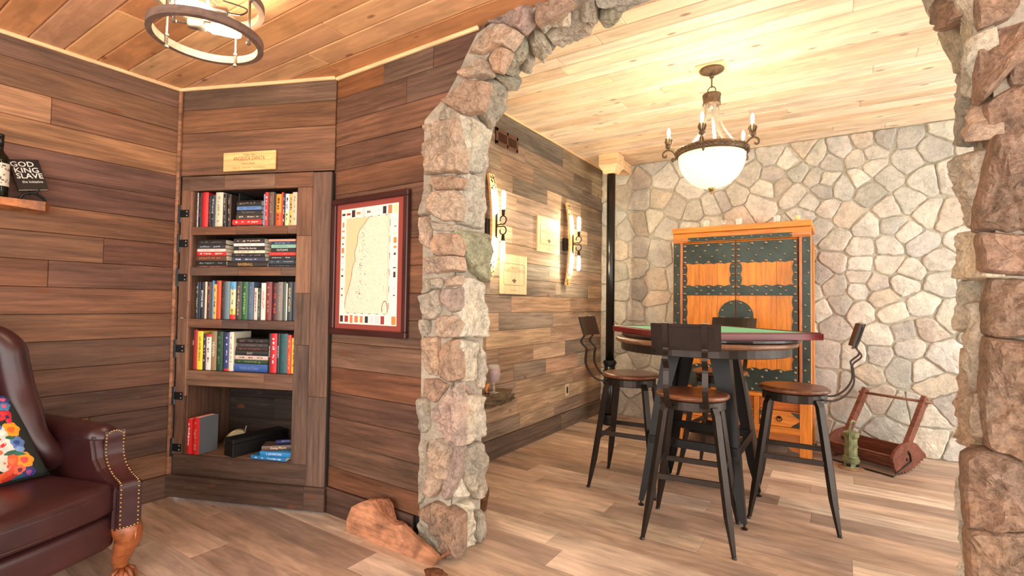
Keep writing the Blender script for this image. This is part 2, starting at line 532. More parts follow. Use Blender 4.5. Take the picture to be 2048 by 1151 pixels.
# ------------------------------------------------------------------ floor and ceilings
def planks(parent, x0, x1, y0, y1, z, width, lengths, thick, cols, mat, up=True, bev=0.0012, amt=0.06, xl=None):
    y = y0; r = 0
    while y < y1 - 0.01:
        w = min(width, y1 - y)
        xa = xl(y + w / 2) if xl else x0
        x = xa - rnd.uniform(0, lengths[0])
        while x < x1:
            L = rnd.uniform(*lengths)
            a, b = max(x, xa), min(x + L, x1)
            if b - a > 0.03:
                zz = z - thick / 2 if up else z + thick / 2
                o = cbox('plank', (b - a - 0.001, w - (0.001 if up else 0.003), thick), bev, mat, ((a + b) / 2, y + w / 2, zz), None, jit(rnd.choice(cols), amt))
                o.parent = parent; o.matrix_parent_inverse = parent.matrix_basis.inverted()
            x += L
        y += w; r += 1
floor = cbox('floor', (5.8, 7.2, 0.05), 0.001, M_SHADOW, (-0.65, 1.85, -0.037), None)
tag(floor, 'pale wood plank floor running through both rooms', 'floor', None, 'structure')
FCOLS = [(206, 178, 154), (190, 162, 140), (174, 147, 127), (216, 191, 168), (160, 136, 119), (198, 174, 154), (182, 153, 130)]
planks(floor, -3.5, 2.2, -1.7, YE, 0.0, 0.18, (1.2, 1.24), 0.012, FCOLS, M_FLOOR, True, 0.0012, 0.05, lambda y: -3.5 if y < 1.95 else XD)
ceiling = cbox('ceiling', (5.7, 3.7, 0.04), 0.001, M_SHADOW, (-0.65, 0.05, ZN + 0.035), None)
tag(ceiling, 'warm pine board ceiling over the armchair and bookcase', 'ceiling', None, 'structure')
planks(ceiling, -3.5, 2.2, -1.7, 1.885, ZN, 0.1435, (1.6, 2.6), 0.014, [(206, 152, 104), (192, 134, 88), (214, 164, 118), (186, 128, 84), (200, 150, 112)], M_PINE, False, 0.006, 0.05)
ceiling_far = cbox('ceiling_far', (4.6, 3.5, 0.04), 0.001, M_SHADOW, (-0.05, 3.62, ZF + 0.035), None)
tag(ceiling_far, 'pale knotty pine board ceiling over the bar table', 'ceiling', None, 'structure')
planks(ceiling_far, XD, 2.2, 2.10, YE, ZF, 0.128, (1.8, 2.8), 0.014, [(234, 210, 178), (228, 200, 166), (238, 216, 188), (224, 194, 160)], M_PINE, False, 0.006, 0.035)
# pale trim strips where the plank walls meet the ceilings
def strip(name, a, b, z, label, w=0.02, col=(236, 196, 146)):
    a, b = Vector(a), Vector(b); u = (b - a).normalized(); n = Vector((u.y, -u.x))
    c = (a + b) / 2 + n * w / 2
    o = cbox(name, ((b - a).length, w, w), 0.005, M_PALEWOOD, (c.x, c.y, z - w / 2), None, col, math.atan2(u.y, u.x))
    return tag(o, label, 'trim', None, 'structure')
strip('trim_1', (XA + 0.0, -2.0), (XA + 0.0, 1.46), ZN, 'pale wood strip under the ceiling above the armchair wall')
strip('trim_2', bpt(-0.01, 0.003, 0)[:2], bpt(1.06, 0.003, 0)[:2], ZN, 'pale wood strip under the ceiling above the bookcase')
strip('trim_3', (-2.49, YC - 0.008), (-1.44, YC - 0.008), ZN, 'pale wood strip under the ceiling above the framed map')
strip('trim_4', (XD + 0.003, 2.14), (XD + 0.003, YE - 0.03), ZF, 'pale wood strip under the ceiling above the two wall lamps', 0.015)
o = cbox('trim_5', (0.02, 0.02, 2.52), 0.004, M_BARN, (XA + 0.012, 1.452, 1.26), None, (150, 104, 76), 0.4)
tag(o, 'thin upright wood strip in the corner left of the bookcase', 'trim', None, 'structure')

# ------------------------------------------------------------------ stones
def resample(poly, d):
    out = []
    n = len(poly)
    for i in range(n):
        a, b = Vector(poly[i]), Vector(poly[(i + 1) % n])
        k = max(1, int((b - a).length / d + 0.5))
        for j in range(k): out.append(a + (b - a) * (j / k))
    return out
def stone(name, poly, fn, h, parent, mat, color, res=0.03, rough=0.3, seed=0, depth=0.02, gap=0.0, edge=0.012):
    """a stone with its outline in wall coordinates; fn(u,v,height) -> point"""
    P = [Vector(p) for p in poly]
    area = sum(P[i].x * P[(i + 1) % len(P)].y - P[(i + 1) % len(P)].x * P[i].y for i in range(len(P)))
    if area < 0: P.reverse()
    c = sum(P, Vector((0, 0))) / len(P)
    B = resample(P, res)
    n = len(B)
    # round the outline a little and roughen it
    B = [(B[i - 1] + B[i] * 4 + B[(i + 1) % n]) / 6 for i in range(n)]
    sd = Vector((seed * 1.7, seed * 0.9, seed * 2.3))
    def nz(p, f): return noise.noise(Vector((p.x * f, p.y * f, 0)) + sd)
    B = [p + (p - c).normalized() * (nz(p, 28) * res * 0.35 - gap) for p in B]
    rad = sum((p - c).length for p in B) / n
    rings = []
    tilt = Vector((nz(c + Vector((3, 1)), 5), nz(c + Vector((7, 2)), 5))) * rough * h / rad * 1.2
    steps = [(0.0, -depth, 0), (0.0, h * 0.12, 0), (edge * 0.45, h * 0.62, 0), (edge * 1.3, h * 0.9, 0)]
    nf = max(1, min(8, int(rad / res) - 1))
    for k in range(1, nf + 1): steps.append((None, h, k / (nf + 1)))
    V = []
    for (ins, hh, fr) in steps:
        ring = []
        for p in B:
            d = c - p; L = d.length
            q = p + d * (min(ins, L * 0.4) / L) if ins is not None else p + d * (fr + (1 - fr) * min(edge * 1.3, L * 0.4) / L)
            z = hh
            if hh > 0:
                z = hh * (1 + rough * (nz(q, 14) * 0.7 + nz(q, 38) * 0.4 + nz(q, 80) * 0.15)) + tilt.dot(q - c)
            ring.append(len(V)); V.append((q.x, q.y, z))
        rings.append(ring)
    F = []
    for a, b in zip(rings, rings[1:]):
        for k in range(n):
            F.append((a[k], a[(k + 1) % n], b[(k + 1) % n], b[k]))
    ci = len(V); V.append((c.x, c.y, h * (1 + rough * nz(c, 14) * 0.7)))
    for k in range(n): F.append((rings[-1][k], rings[-1][(k + 1) % n], ci))
    F.append(rings[0][::-1])
    o0 = fn(c.x, c.y, 0)
    W_ = [fn(*v) - o0 for v in V]
    me = pymesh(name, W_, F)
    me.update()
    o = link(name, me, mat, None, color, o0)
    bm = bmesh.new(); bm.from_mesh(me); bmesh.ops.recalc_face_normals(bm, faces=bm.faces[:]); bm.to_mesh(me); bm.free()
    o.parent = parent; o.matrix_parent_inverse = parent.matrix_basis.inverted()
    return o
def voronoi(seeds, rect):
    x0, y0, x1, y1 = rect
    cells = []
    for i, s in enumerate(seeds):
        poly = [(x0, y0), (x1, y0), (x1, y1), (x0, y1)]
        near = sorted(range(len(seeds)), key=lambda j: (seeds[j][0] - s[0]) ** 2 + (seeds[j][1] - s[1]) ** 2)[1:28]
        for j in near:
            t = seeds[j]; mx, my = (s[0] + t[0]) / 2, (s[1] + t[1]) / 2; dx, dy = t[0] - s[0], t[1] - s[1]
            out = []
            for k in range(len(poly)):
                a, b = poly[k], poly[(k + 1) % len(poly)]
                fa = (a[0] - mx) * dx + (a[1] - my) * dy; fb = (b[0] - mx) * dx + (b[1] - my) * dy
                if fa <= 0: out.append(a)
                if fa * fb < 0:
                    q = fa / (fa - fb); out.append((a[0] + (b[0] - a[0]) * q, a[1] + (b[1] - a[1]) * q))
            poly = out
            if len(poly) < 3: break
        if len(poly) >= 3: cells.append(poly)
    return cells
def fill_seeds(seeds, rect, dmin, tries=6000, r=rnd):
    out = list(seeds)
    for _ in range(tries):
        p = (r.uniform(rect[0], rect[2]), r.uniform(rect[1], rect[3]))
        if all((p[0] - q[0]) ** 2 + (p[1] - q[1]) ** 2 > dmin * dmin for q in out): out.append(p)
    return out
def simplify(poly, d=0.03):
    out = []
    for p in poly:
        if not out or math.hypot(p[0] - out[-1][0], p[1] - out[-1][1]) > d: out.append(p)
    if len(out) > 3 and math.hypot(out[0][0] - out[-1][0], out[0][1] - out[-1][1]) <= d: out.pop()
    return out

# far stone wall
wall_far_back = wall_panel('wall_far_back', (4.6, 0.05, 2.78), (-0.05, YE + 0.028, 1.39), 0, M_MORTAR, 'pale grey mortared fieldstone wall behind the golden cabinet', (190, 185, 170))
E_A = [(90, 220), (180, 260), (290, 310), (530, 145), (370, 210), (680, 130), (850, 120), (1120, 60), (1020, 195), (480, 270), (590, 235), (600, 340), (690, 410), (840, 290), (60, 370), (180, 410), (265, 425), (385, 480), (490, 420), (570, 520), (980, 430), (1140, 400), (230, 510), (140, 600), (30, 540), (260, 640), (400, 690), (720, 640), (550, 770), (740, 750), (840, 810), (840, 590), (990, 680), (1140, 700), (100, 690), (210, 780), (330, 860), (510, 920), (710, 910), (940, 890), (310, 1030), (700, 1030), (1060, 1020), (510, 1040), (230, 1100), (870, 1090)]
E_B = [(230, 60), (330, 110), (500, 50), (620, 95), (820, 90), (1080, 80), (490, 140), (370, 240), (660, 190), (960, 260), (740, 310), (1140, 330), (500, 300), (640, 470), (820, 430), (990, 420), (860, 560), (1090, 620), (470, 620), (640, 620), (790, 710), (560, 740), (970, 720), (260, 600), (450, 840), (1040, 830), (460, 990), (800, 1000), (640, 930), (1010, 1040), (230, 820), (1130, 980), (300, 400), (220, 300), (900, 1000)]
E_C = [(110, 270), (190, 300), (330, 290), (450, 340), (110, 380), (200, 400), (270, 500), (380, 440), (470, 460), (560, 430), (130, 560), (200, 520), (330, 540), (100, 650), (190, 640), (300, 660), (100, 760), (180, 740), (270, 810), (110, 850), (200, 850), (270, 900), (170, 960), (280, 960), (100, 960), (620, 400), (740, 260), (870, 280), (900, 330), (800, 430), (860, 170), (660, 380), (1000, 150), (940, 200), (700, 200), (840, 340)]
seeds = [on_y(1580 + a / 3.597, 240 + b / 3.597, YE) for a, b in E_A] + [on_y(1580 + a / 3.597, 540 + b / 3.597, YE) for a, b in E_B] + [on_y(1200 + a / 2.503, 240 + b / 2.503, YE) for a, b in E_C]
seeds = [(p.x, p.z) for p in seeds]
good = []
for p in seeds:
    if all((p[0] - q[0]) ** 2 + (p[1] - q[1]) ** 2 > 0.075 ** 2 for q in good) and 0 < p[1] < ZF: good.append(p)
rectE = (XD, 0.0, 2.2, ZF)
seeds = fill_seeds(good, rectE, 0.19, 5000)
SC = [(208, 205, 194), (215, 212, 202), (200, 196, 184), (210, 204, 190), (196, 193, 184), (216, 210, 196), (206, 194, 176), (190, 187, 178)]
fE = lambda u, v, h: Vector((u, YE - 0.002 - h, v))
for k, poly in enumerate(voronoi(seeds, rectE)):
    poly = simplify(poly, 0.035)
    if len(poly) < 3: continue
    stone('stone', poly, fE, rnd.uniform(0.008, 0.02), wall_far_back, M_STONE, jit(rnd.choice(SC), 0.05), 0.04, 0.5, k * 1.31, 0.01, 0.0045, 0.009)

# arch wall: core with the opening, mortar bedding, then the stones
prof_l = [(XL, 0.0), (XL, 1.88), (-1.535, 2.02), (-1.495, 2.16), (-1.43, 2.285), (-1.34, 2.385), (-1.24, 2.45), (-1.11, 2.495), (-0.957, 2.52), (-0.6125, 2.535)]
MIDX = -0.6125
PROF = prof_l + [(2 * MIDX - x, z) for (x, z) in prof_l[-2::-1]]
def prof_norms():
    out = []
    n = len(PROF)
    for i in range(n):
        a = Vector(PROF[max(i - 1, 0)]); b = Vector(PROF[min(i + 1, n - 1)])
        t = (b - a).normalized(); out.append(Vector((t.y, -t.x)))
    return out
PN = prof_norms()
PS = [0.0]
for a, b in zip(PROF, PROF[1:]): PS.append(PS[-1] + math.hypot(b[0] - a[0], b[1] - a[1]))
def f_in(s, y, h):
    """inside of the arch: s along the profile, y depth, h out of the stone bed"""
    s = max(0.0, min(PS[-1] - 1e-5, s))
    i = 0
    while PS[i + 1] < s: i += 1
    q = (s - PS[i]) / (PS[i + 1] - PS[i])
    p = Vector(PROF[i]).lerp(Vector(PROF[i + 1]), q); n = PN[i].lerp(PN[i + 1], q).normalized()
    p = p + n * (h - 0.03)
    return Vector((p.x, y, p.y))
def on_in(x, y):
    """pixel -> (s, y) on the inside of the arch"""
    d = ray(x, y); best = None
    for i in range(len(PROF) - 1):
        a, b = Vector(PROF[i]), Vector(PROF[i + 1]); e = b - a; nn = Vector((-e.y, e.x))
        den = d.x * nn.x + d.z * nn.y
        if abs(den) < 1e-9: continue
        t = ((a.x - CAM.x) * nn.x + (a.y - CAM.z) * nn.y) / den
        if t <= 0: continue
        p = CAM + d * t; q = ((p.x - a.x) * e.x + (p.z - a.y) * e.y) / e.length_squared
        pen = max(0, -q, q - 1) * e.length + max(0, YF - p.y, p.y - YB)
        if best is None or pen < best[0]:
            best = (pen, PS[i] + max(0, min(1, q)) * e.length, p.y)
    return best[1], max(YF - 0.01, min(YB + 0.015, best[2]))
hole = [(p[0] + n.x * -0.03, p[1] + n.y * -0.03) for p, n in zip(PROF, PN)]
hole[0] = (hole[0][0], -0.01); hole[-1] = (hole[-1][0], -0.01)
bm = bmesh.new()
fy = lambda u, v, t: Vector((u, t, v))
hl, hr = hole[0][0], hole[-1][0]
bm_prism(bm, [(-2.28, -0.01), (hl, -0.01), (hl, ZF), (-2.28, ZF)], fy, 1.895, YB)
bm_prism(bm, [(hr, -0.01), (2.2, -0.01), (2.2, ZF), (hr, ZF)], fy, 1.895, YB)
bm_prism(bm, [(-1.765, -0.01), (hl, -0.01), (hl, 2.32), (-1.64, 2.245), (-1.73, 2.19), (-1.785, 2.15)], fy, YF + 0.014, 1.9)
bm_prism(bm, [(hr, -0.01), (2.2, -0.01), (2.2, 2.535), (hr, 2.535)], fy, YF + 0.014, 1.9)
def band_top(x):
    for (p, q) in zip(BAND, BAND[1:]):
        if p[0] < q[0] and p[0] <= x <= q[0] and p[1] > 2: return min(2.535, p[1] + (q[1] - p[1]) * (x - p[0]) / (q[0] - p[0]))
    return 2.535
for p, q in zip(hole[1:-1], hole[2:-1]):
    if q[0] - p[0] < 1e-4: continue
    bm_prism(bm, [p, q, (q[0], ZF), (p[0], ZF)], fy, 1.895, YB)
    tp, tq = band_top(p[0]), band_top(q[0])
    if tp - p[1] > 0.004 or tq - q[1] > 0.004:
        bm_prism(bm, [p, q, (q[0], max(tq, q[1] + 0.002)), (p[0], max(tp, p[1] + 0.002))], fy, YF + 0.014, 1.9)
wall_arch = bmobj('wall_arch', bm, M_MORTAR, None, (168, 156, 138))
tag(wall_arch, 'rough stone wall with a wide arched opening between the rooms', 'wall', None, 'structure')

fF = lambda u, v, h: Vector((u, YF + 0.027 - h, v))
def polyF(pts, ox, oy, sc): return [(p.x, p.z) for p in (on_y(ox + a / sc, oy + b / sc, YF) for a, b in pts)]
def polyI(pts, ox, oy, sc): return [on_in(ox + a / sc, oy + b / sc) for a, b in pts]
TAN, GREY, RUST, LILAC, LIGHT, BROWN = (186, 162, 138), (168, 158, 140), (176, 146, 122), (172, 150, 136), (200, 190, 170), (148, 122, 102)
up_, lo_, ar_, r1_, r2_ = (820, 200, 2.5), (820, 620, 2.168), (880, 0, 4.426), (1820, 0, 2.057), (1820, 560, 1.947)
FRONT = [
    (up_, [(60, 120), (150, 88), (255, 75), (262, 355), (75, 370), (58, 250)], TAN, 0.045), (up_, [(100, 380), (200, 372), (255, 385), (240, 440), (130, 447), (98, 420)], RUST, 0.03),
    (up_, [(52, 400), (95, 420), (105, 470), (100, 560), (55, 575)], GREY, 0.03), (up_, [(110, 455), (220, 448), (245, 500), (238, 600), (160, 600), (95, 555), (100, 500)], TAN, 0.045),
    (up_, [(105, 600), (150, 618), (240, 622), (210, 660), (125, 650)], GREY, 0.035), (up_, [(48, 585), (90, 580), (105, 640), (98, 745), (48, 715)], TAN, 0.03),
    (up_, [(125, 665), (235, 668), (250, 730), (238, 775), (118, 775), (103, 720)], RUST, 0.035), (up_, [(48, 788), (242, 782), (250, 850), (70, 872)], TAN, 0.06),
    (up_, [(55, 895), (140, 888), (168, 903), (150, 940), (52, 972)], GREY, 0.035), (up_, [(172, 882), (240, 875), (235, 920), (175, 935)], TAN, 0.03),
    (up_, [(50, 982), (145, 947), (152, 1050), (120, 1098), (55, 1092)], GREY, 0.04), (up_, [(157, 945), (235, 935), (240, 1050), (200, 1055), (160, 1010)], LILAC, 0.035),
    (lo_, [(120, 30), (185, 18), (212, 60), (190, 115), (140, 118), (116, 70)], TAN, 0.045), (lo_, [(42, 40), (85, 45), (82, 100), (55, 120), (38, 80)], GREY, 0.03),
    (lo_, [(48, 125), (125, 115), (115, 290), (66, 270), (45, 200)], TAN, 0.03), (lo_, [(132, 128), (200, 130), (212, 295), (170, 310), (122, 296)], RUST, 0.04),
    (lo_, [(58, 298), (110, 298), (168, 325), (105, 402), (62, 370)], RUST, 0.035), (lo_, [(85, 440), (212, 315), (218, 585), (150, 545)], LILAC, 0.05),
    (lo_, [(38, 380), (75, 385), (80, 430), (85, 505), (65, 535), (36, 520)], GREY, 0.03), (lo_, [(78, 560), (172, 548), (165, 720), (110, 805), (84, 790)], TAN, 0.045),
    (lo_, [(36, 560), (72, 565), (76, 790), (40, 840), (34, 700)], GREY, 0.025),
    (lo_, [(172, 562), (218, 605), (205, 700), (165, 825), (143, 790)], LILAC, 0.03), (lo_, [(50, 860), (110, 830), (220, 890), (215, 1072), (170, 1062), (95, 960)], BROWN, 0.065),
    (lo_, [(30, 920), (90, 962), (160, 1050), (100, 1045), (34, 1000)], GREY, 0.035),
    (ar_, [(30, 900), (235, 700), (410, 715), (352, 962), (200, 1002)], RUST, 0.04), (ar_, [(165, 655), (330, 478), (425, 560), (435, 650), (230, 685)], TAN, 0.035),
    (ar_, [(418, 500), (500, 418), (610, 440), (520, 620), (440, 602)], RUST, 0.035), (ar_, [(232, 465), (380, 225), (560, 210), (700, 280), (600, 422), (500, 408), (400, 470)], TAN, 0.045),
    (ar_, [(385, 190), (620, 20), (800, 0), (790, 190), (720, 270), (560, 202)], LILAC, 0.04), (ar_, [(820, 0), (1170, 0), (1070, 85), (850, 200)], RUST, 0.04),
    (ar_, [(-30, 990), (30, 910), (190, 1010), (150, 1060), (-20, 1060)], GREY, 0.03),
    (r1_, [(282, 130), (500, 70), (520, 200), (400, 300), (300, 412), (278, 390)], BROWN, 0.06), (r1_, [(270, -10), (460, -10), (400, 70), (286, 120)], BROWN, 0.05),
    (r1_, [(318, 430), (440, 350), (560, 350), (560, 590), (320, 577)], BROWN, 0.05), (r1_, [(322, 590), (540, 605), (560, 945), (430, 957), (280, 932), (295, 760)], BROWN, 0.085),
    (r1_, [(286, 962), (560, 975), (560, 1130), (310, 1112)], BROWN, 0.05), (r1_, [(420, 260), (560, 200), (560, 335), (430, 342)], BROWN, 0.04),
    (r2_, [(316, 0), (540, 0), (560, 205), (340, 217), (296, 200), (306, 90)], BROWN, 0.055), (r2_, [(296, 232), (560, 255), (560, 760), (300, 640), (284, 500)], BROWN, 0.07),
    (r2_, [(216, 690), (300, 662), (560, 775), (560, 965), (226, 962)], BROWN, 0.06), (r2_, [(228, 975), (560, 985), (560, 1190), (300, 1230), (240, 1180)], BROWN, 0.05),
]
for k, (fr, pts, col, h) in enumerate(FRONT):
    poly = [(x, max(z, 0.004)) for (x, z) in polyF(pts, *fr)]
    big = fr in (r1_, r2_)
    stone('stone', poly, fF, h * 0.7 + 0.014, wall_arch, M_ROUGH, jit(col, 0.05), 0.015, 0.85, k * 2.1 + 3, 0.02, -0.009 if big else -0.006, 0.008)
INSIDE = [
    (up_, [(262, 78), (330, 95), (400, 150), (390, 340), (365, 362), (290, 358), (262, 342)], LIGHT, 0.05), (up_, [(262, 362), (360, 385), (378, 480), (370, 642), (320, 630), (258, 612)], LIGHT, 0.045),
    (up_, [(238, 648), (390, 668), (402, 880), (375, 905), (300, 830), (255, 740)], (160, 156, 128), 0.06), (up_, [(245, 788), (300, 832), (295, 862), (245, 852)], GREY, 0.035),
    (up_, [(242, 880), (320, 890), (370, 912), (376, 1180), (245, 1180)], LIGHT, 0.05),
    (lo_, [(205, 128), (300, 138), (302, 300), (240, 312), (208, 300)], LIGHT, 0.045), (lo_, [(305, 150), (328, 180), (332, 340), (306, 332)], LIGHT, 0.04),
    (lo_, [(240, 320), (300, 342), (295, 367), (250, 362)], LILAC, 0.03), (lo_, [(216, 332), (250, 368), (325, 372), (322, 540), (240, 580), (218, 592)], LIGHT, 0.045),
    (lo_, [(216, 602), (310, 570), (335, 640), (342, 770), (290, 822), (240, 760), (215, 690)], GREY, 0.055), (lo_, [(214, 842), (262, 822), (284, 1020), (216, 1066)], LIGHT, 0.05),
    (lo_, [(288, 880), (326, 868), (328, 1002), (290, 1012)], GREY, 0.045), (lo_, [(185, 712), (222, 702), (242, 800), (200, 815)], LIGHT, 0.035),
    (ar_, [(345, 962), (420, 730), (520, 722), (632, 820), (572, 1000), (440, 1150)], GREY, 0.05), (ar_, [(482, 672), (620, 682), (722, 692), (682, 812), (600, 802)], (150, 144, 126), 0.045),
    (ar_, [(530, 620), (600, 450), (700, 350), (780, 380), (772, 500), (722, 640), (640, 680)], (148, 144, 124), 0.055), (ar_, [(735, 642), (780, 530), (852, 520), (802, 652)], GREY, 0.05),
    (ar_, [(800, 400), (840, 300), (930, 322), (982, 400), (902, 520), (822, 490)], GREY, 0.055), (ar_, [(960, 460), (1000, 370), (1042, 390)], GREY, 0.04),
    (ar_, [(840, 212), (1130, 82), (1152, 180), (922, 310)], LIGHT, 0.05), (ar_, [(942, 322), (1230, 140), (1372, 230), (1300, 300), (1100, 400), (1050, 380)], GREY, 0.06),
    (ar_, [(1240, 150), (1290, 82), (1370, 42), (1400, 168), (1370, 208), (1300, 170)], GREY, 0.05), (ar_, [(1402, 160), (1500, 62), (1640, 60), (1612, 170), (1450, 190)], (152, 146, 126), 0.055),
    (ar_, [(1380, 28), (1700, 0), (1900, 0), (1622, 90)], GREY, 0.05),
    (r1_, [(222, 160), (272, 130), (282, 180), (272, 400), (228, 412)], LIGHT, 0.045), (r1_, [(238, 440), (272, 420), (312, 500), (300, 572), (228, 582)], TAN, 0.05),
    (r1_, [(208, 640), (318, 595), (292, 780), (272, 930), (222, 942), (230, 790)], LIGHT, 0.055), (r1_, [(60, 0), (190, 0), (222, 60), (206, 110), (110, 80), (75, 40)], BROWN, 0.055),
    (r1_, [(198, 160), (222, 150), (226, 600), (196, 610)], GREY, 0.04), (r1_, [(205, 960), (282, 950), (300, 1140), (205, 1150)], LIGHT, 0.045),
    (r2_, [(190, 0), (226, 0), (216, 180), (190, 200)], LIGHT, 0.045), (r2_, [(235, 90), (262, 90), (272, 200), (246, 440), (225, 430)], LIGHT, 0.05),
    (r2_, [(185, 260), (226, 250), (216, 560), (185, 600)], TAN, 0.045), (r2_, [(220, 460), (285, 440), (292, 600), (260, 660), (210, 640)], TAN, 0.055),
    (r2_, [(185, 760), (216, 690), (222, 1180), (190, 1180)], LIGHT, 0.05),
]
for k, (fr, pts, col, h) in enumerate(INSIDE):
    poly = [(max(s, 0.004), y) for (s, y) in polyI(pts, *fr)]
    stone('stone', poly, f_in, h * 0.8 + 0.006, wall_arch, M_ROUGH, jit(col, 0.04), 0.016, 0.75, k * 1.9 + 40, 0.015, -0.006, 0.008)
# the crown of the arch and the wall beyond the frame
s = 3.35
while s < 4.35:
    e = s + rnd.uniform(0.13, 0.22)
    ym = rnd.uniform(1.95, 2.04)
    for (a, b) in ((YF, ym), (ym + 0.01, YB)):
        stone('stone', [(s, a), (e - 0.01, a), (e - 0.01, b), (s, b)], f_in, 0.035, wall_arch, M_ROUGH, jit(GREY, 0.08), 0.04, 0.5, s * 9, 0.015, 0.003)
    s = e
sd = fill_seeds([], (0.46, 0.0, 2.2, 2.54), 0.24, 1500)
for k, poly in enumerate(voronoi(sd, (0.46, 0.0, 2.2, 2.54))):
    poly = simplify(poly, 0.05)
    if len(poly) > 2: stone('stone', poly, fF, rnd.uniform(0.03, 0.05), wall_arch, M_ROUGH, jit(BROWN, 0.1), 0.05, 0.5, k + 90, 0.02, 0.006)

# ------------------------------------------------------------------ far room: bar stools
M_GUN = plain('gunmetal', (54, 46, 41), 0.36, 0.7, vary=0.18)
def make_stool():
    t = thing('bar_stool', 'bar stool', 'stool')
    bm = bmesh.new()
    bm_lathe(bm, [(0.0, 0.722), (0.165, 0.722), (0.184, 0.728), (0.19, 0.737), (0.187, 0.747), (0.176, 0.752), (0.12, 0.751), (0.0, 0.748)], 40)
    bmobj('seat', bm, M_SEATWOOD, t, (118, 70, 44), smooth=True)
    bm = bmesh.new()
    bm_lathe(bm, [(0.145, 0.672), (0.166, 0.672), (0.17, 0.676), (0.17, 0.718), (0.165, 0.7225), (0.0, 0.7225)], 40)
    bmobj('seat_ring', bm, M_GUN, t)
    for sx in (-1, 1):
        for sy in (-1, 1):
            bm = bmesh.new()
            a = Vector((sx, sy, 0)).normalized()
            P = [a * 0.135 + Vector((0, 0, 0.705)), a * 0.165 + Vector((0, 0, 0.695)), a * 0.185 + Vector((0, 0, 0.66)), a * 0.27 + Vector((0, 0, 0.18)), a * 0.31 + Vector((0, 0, 0.004))]
            wd = [(0.026, 0.02), (0.036, 0.026), (0.036, 0.026), (0.034, 0.026), (0.016, 0.014)]
            rings = []
            tan = Vector((-a.y, a.x, 0))
            for p, (w, d) in zip(P, wd):
                dd = Vector((a.x, a.y, 0))
                rings.append([bm.verts.new(p + tan * u * w / 2 + dd * v * d / 2) for (u, v) in ((-1, -1), (1, -1), (1, 1), (-1, 1))])
            for r0, r1 in zip(rings, rings[1:]):
                for k in range(4): bm.faces.new((r0[k], r0[(k + 1) % 4], r1[(k + 1) % 4], r1[k]))
            bm.faces.new(rings[0]); bm.faces.new(rings[-1][::-1])
            lg = bmobj('leg', bm, M_GUN, t)
            bm = bmesh.new()
            bm_lathe(bm, [(0.012, 0.0), (0.013, 0.004), (0.009, 0.011), (0.0, 0.012)], 12, a * 0.312)
            bmobj('foot_cap', bm, M_BLACK, lg)
    r = 0.252 * math.sqrt(0.5)
    for k, (dx, dy) in enumerate(((0, -1), (0, 1), (-1, 0), (1, 0))):
        z = 0.325 if k < 2 else 0.36
        q = (0.27 - (z - 0.18) * 0.177) * math.sqrt(0.5)
        size = (2 * q, 0.012, 0.03) if k < 2 else (0.012, 2 * q, 0.03)
        cbox('stretcher', size, 0.002, M_GUN, (dx * q, dy * q, z), t)
    for sx in (-1, 1):
        bm = bmesh.new()
        P = smooth_path([(sx * 0.09, -0.15, 0.694), (sx * 0.092, -0.206, 0.70), (sx * 0.092, -0.258, 0.74), (sx * 0.092, -0.292, 0.805), (sx * 0.092, -0.29, 0.88), (sx * 0.092, -0.288, 0.91), (sx * 0.092, -0.328, 0.955), (sx * 0.092, -0.305, 1.0), (sx * 0.092, -0.318, 1.04), (sx * 0.092, -0.345, 1.134)], 4)
        bm_tube(bm, P, 0.01, flat=(0.008, 0.028), up=Vector((1, 0, 0)))
        po = bmobj('back_post', bm, M_GUN, t)
        bm = bmesh.new(); bm_box(bm, (sx * 0.092, -0.335, 1.133), (0.03, 0.026, 0.006), None, 0.002)
        bmobj('post_clip', bm, plain_clip, po)
    def plate(name, w, z0, z1, off, th, parent, mat):
        bm = bmesh.new(); n = 10; rows = []
        for zz in (z0, z1):
            f = (zz - 1.0) / 0.13
            for dd in (0, th):
                row = []
                for i in range(n + 1):
                    u = (i / n - 0.5) * w
                    y = -0.300 - f * 0.037 + off + (u / 0.165) ** 2 * 0.022 - dd
                    row.append(bm.verts.new((u, y, zz)))
                rows.append(row)
        a, b, c, d = rows
        for i in range(n):
            bm.faces.new((a[i], a[i + 1], c[i + 1], c[i])); bm.faces.new((b[i], d[i], d[i + 1], b[i + 1]))
            bm.faces.new((a[i], b[i], b[i + 1], a[i + 1])); bm.faces.new((c[i], c[i + 1], d[i + 1], d[i]))
        bm.faces.new((a[0], c[0], d[0], b[0])); bm.faces.new((a[n], b[n], d[n], c[n]))
        return bmobj(name, bm, mat, parent)
    bp = plate('backrest', 0.33, 0.998, 1.13, 0.0, 0.006, t, M_GUN)
    plate('inset_panel', 0.27, 1.018, 1.112, -0.006, 0.003, bp, M_GUN)
    return t
plain_clip = plain('worn_steel', (150, 138, 124), 0.4, 0.7)
proto = make_stool()
stools = [((-0.683, 2.845, 0), 7, 'bar stool with its back towards the arch, pulled up before the table'),
          ((-0.24, 3.44, 0), 92, 'bar stool between the table and the bare stone wall, facing the black column'),
          ((-1.22, 3.36, 0), -85, 'bar stool between the black column and the table'),
          ((-0.745, 3.91, 0), 172, 'bar stool tucked between the table and the golden cabinet')]
for i, (loc, a, lab) in enumerate(stools):
    o = proto if i == 0 else copy_tree(proto)
    o.location = loc; o.rotation_euler = (0, 0, math.radians(a))
    tag(o, lab, 'stool', 'metal bar stools around the table')

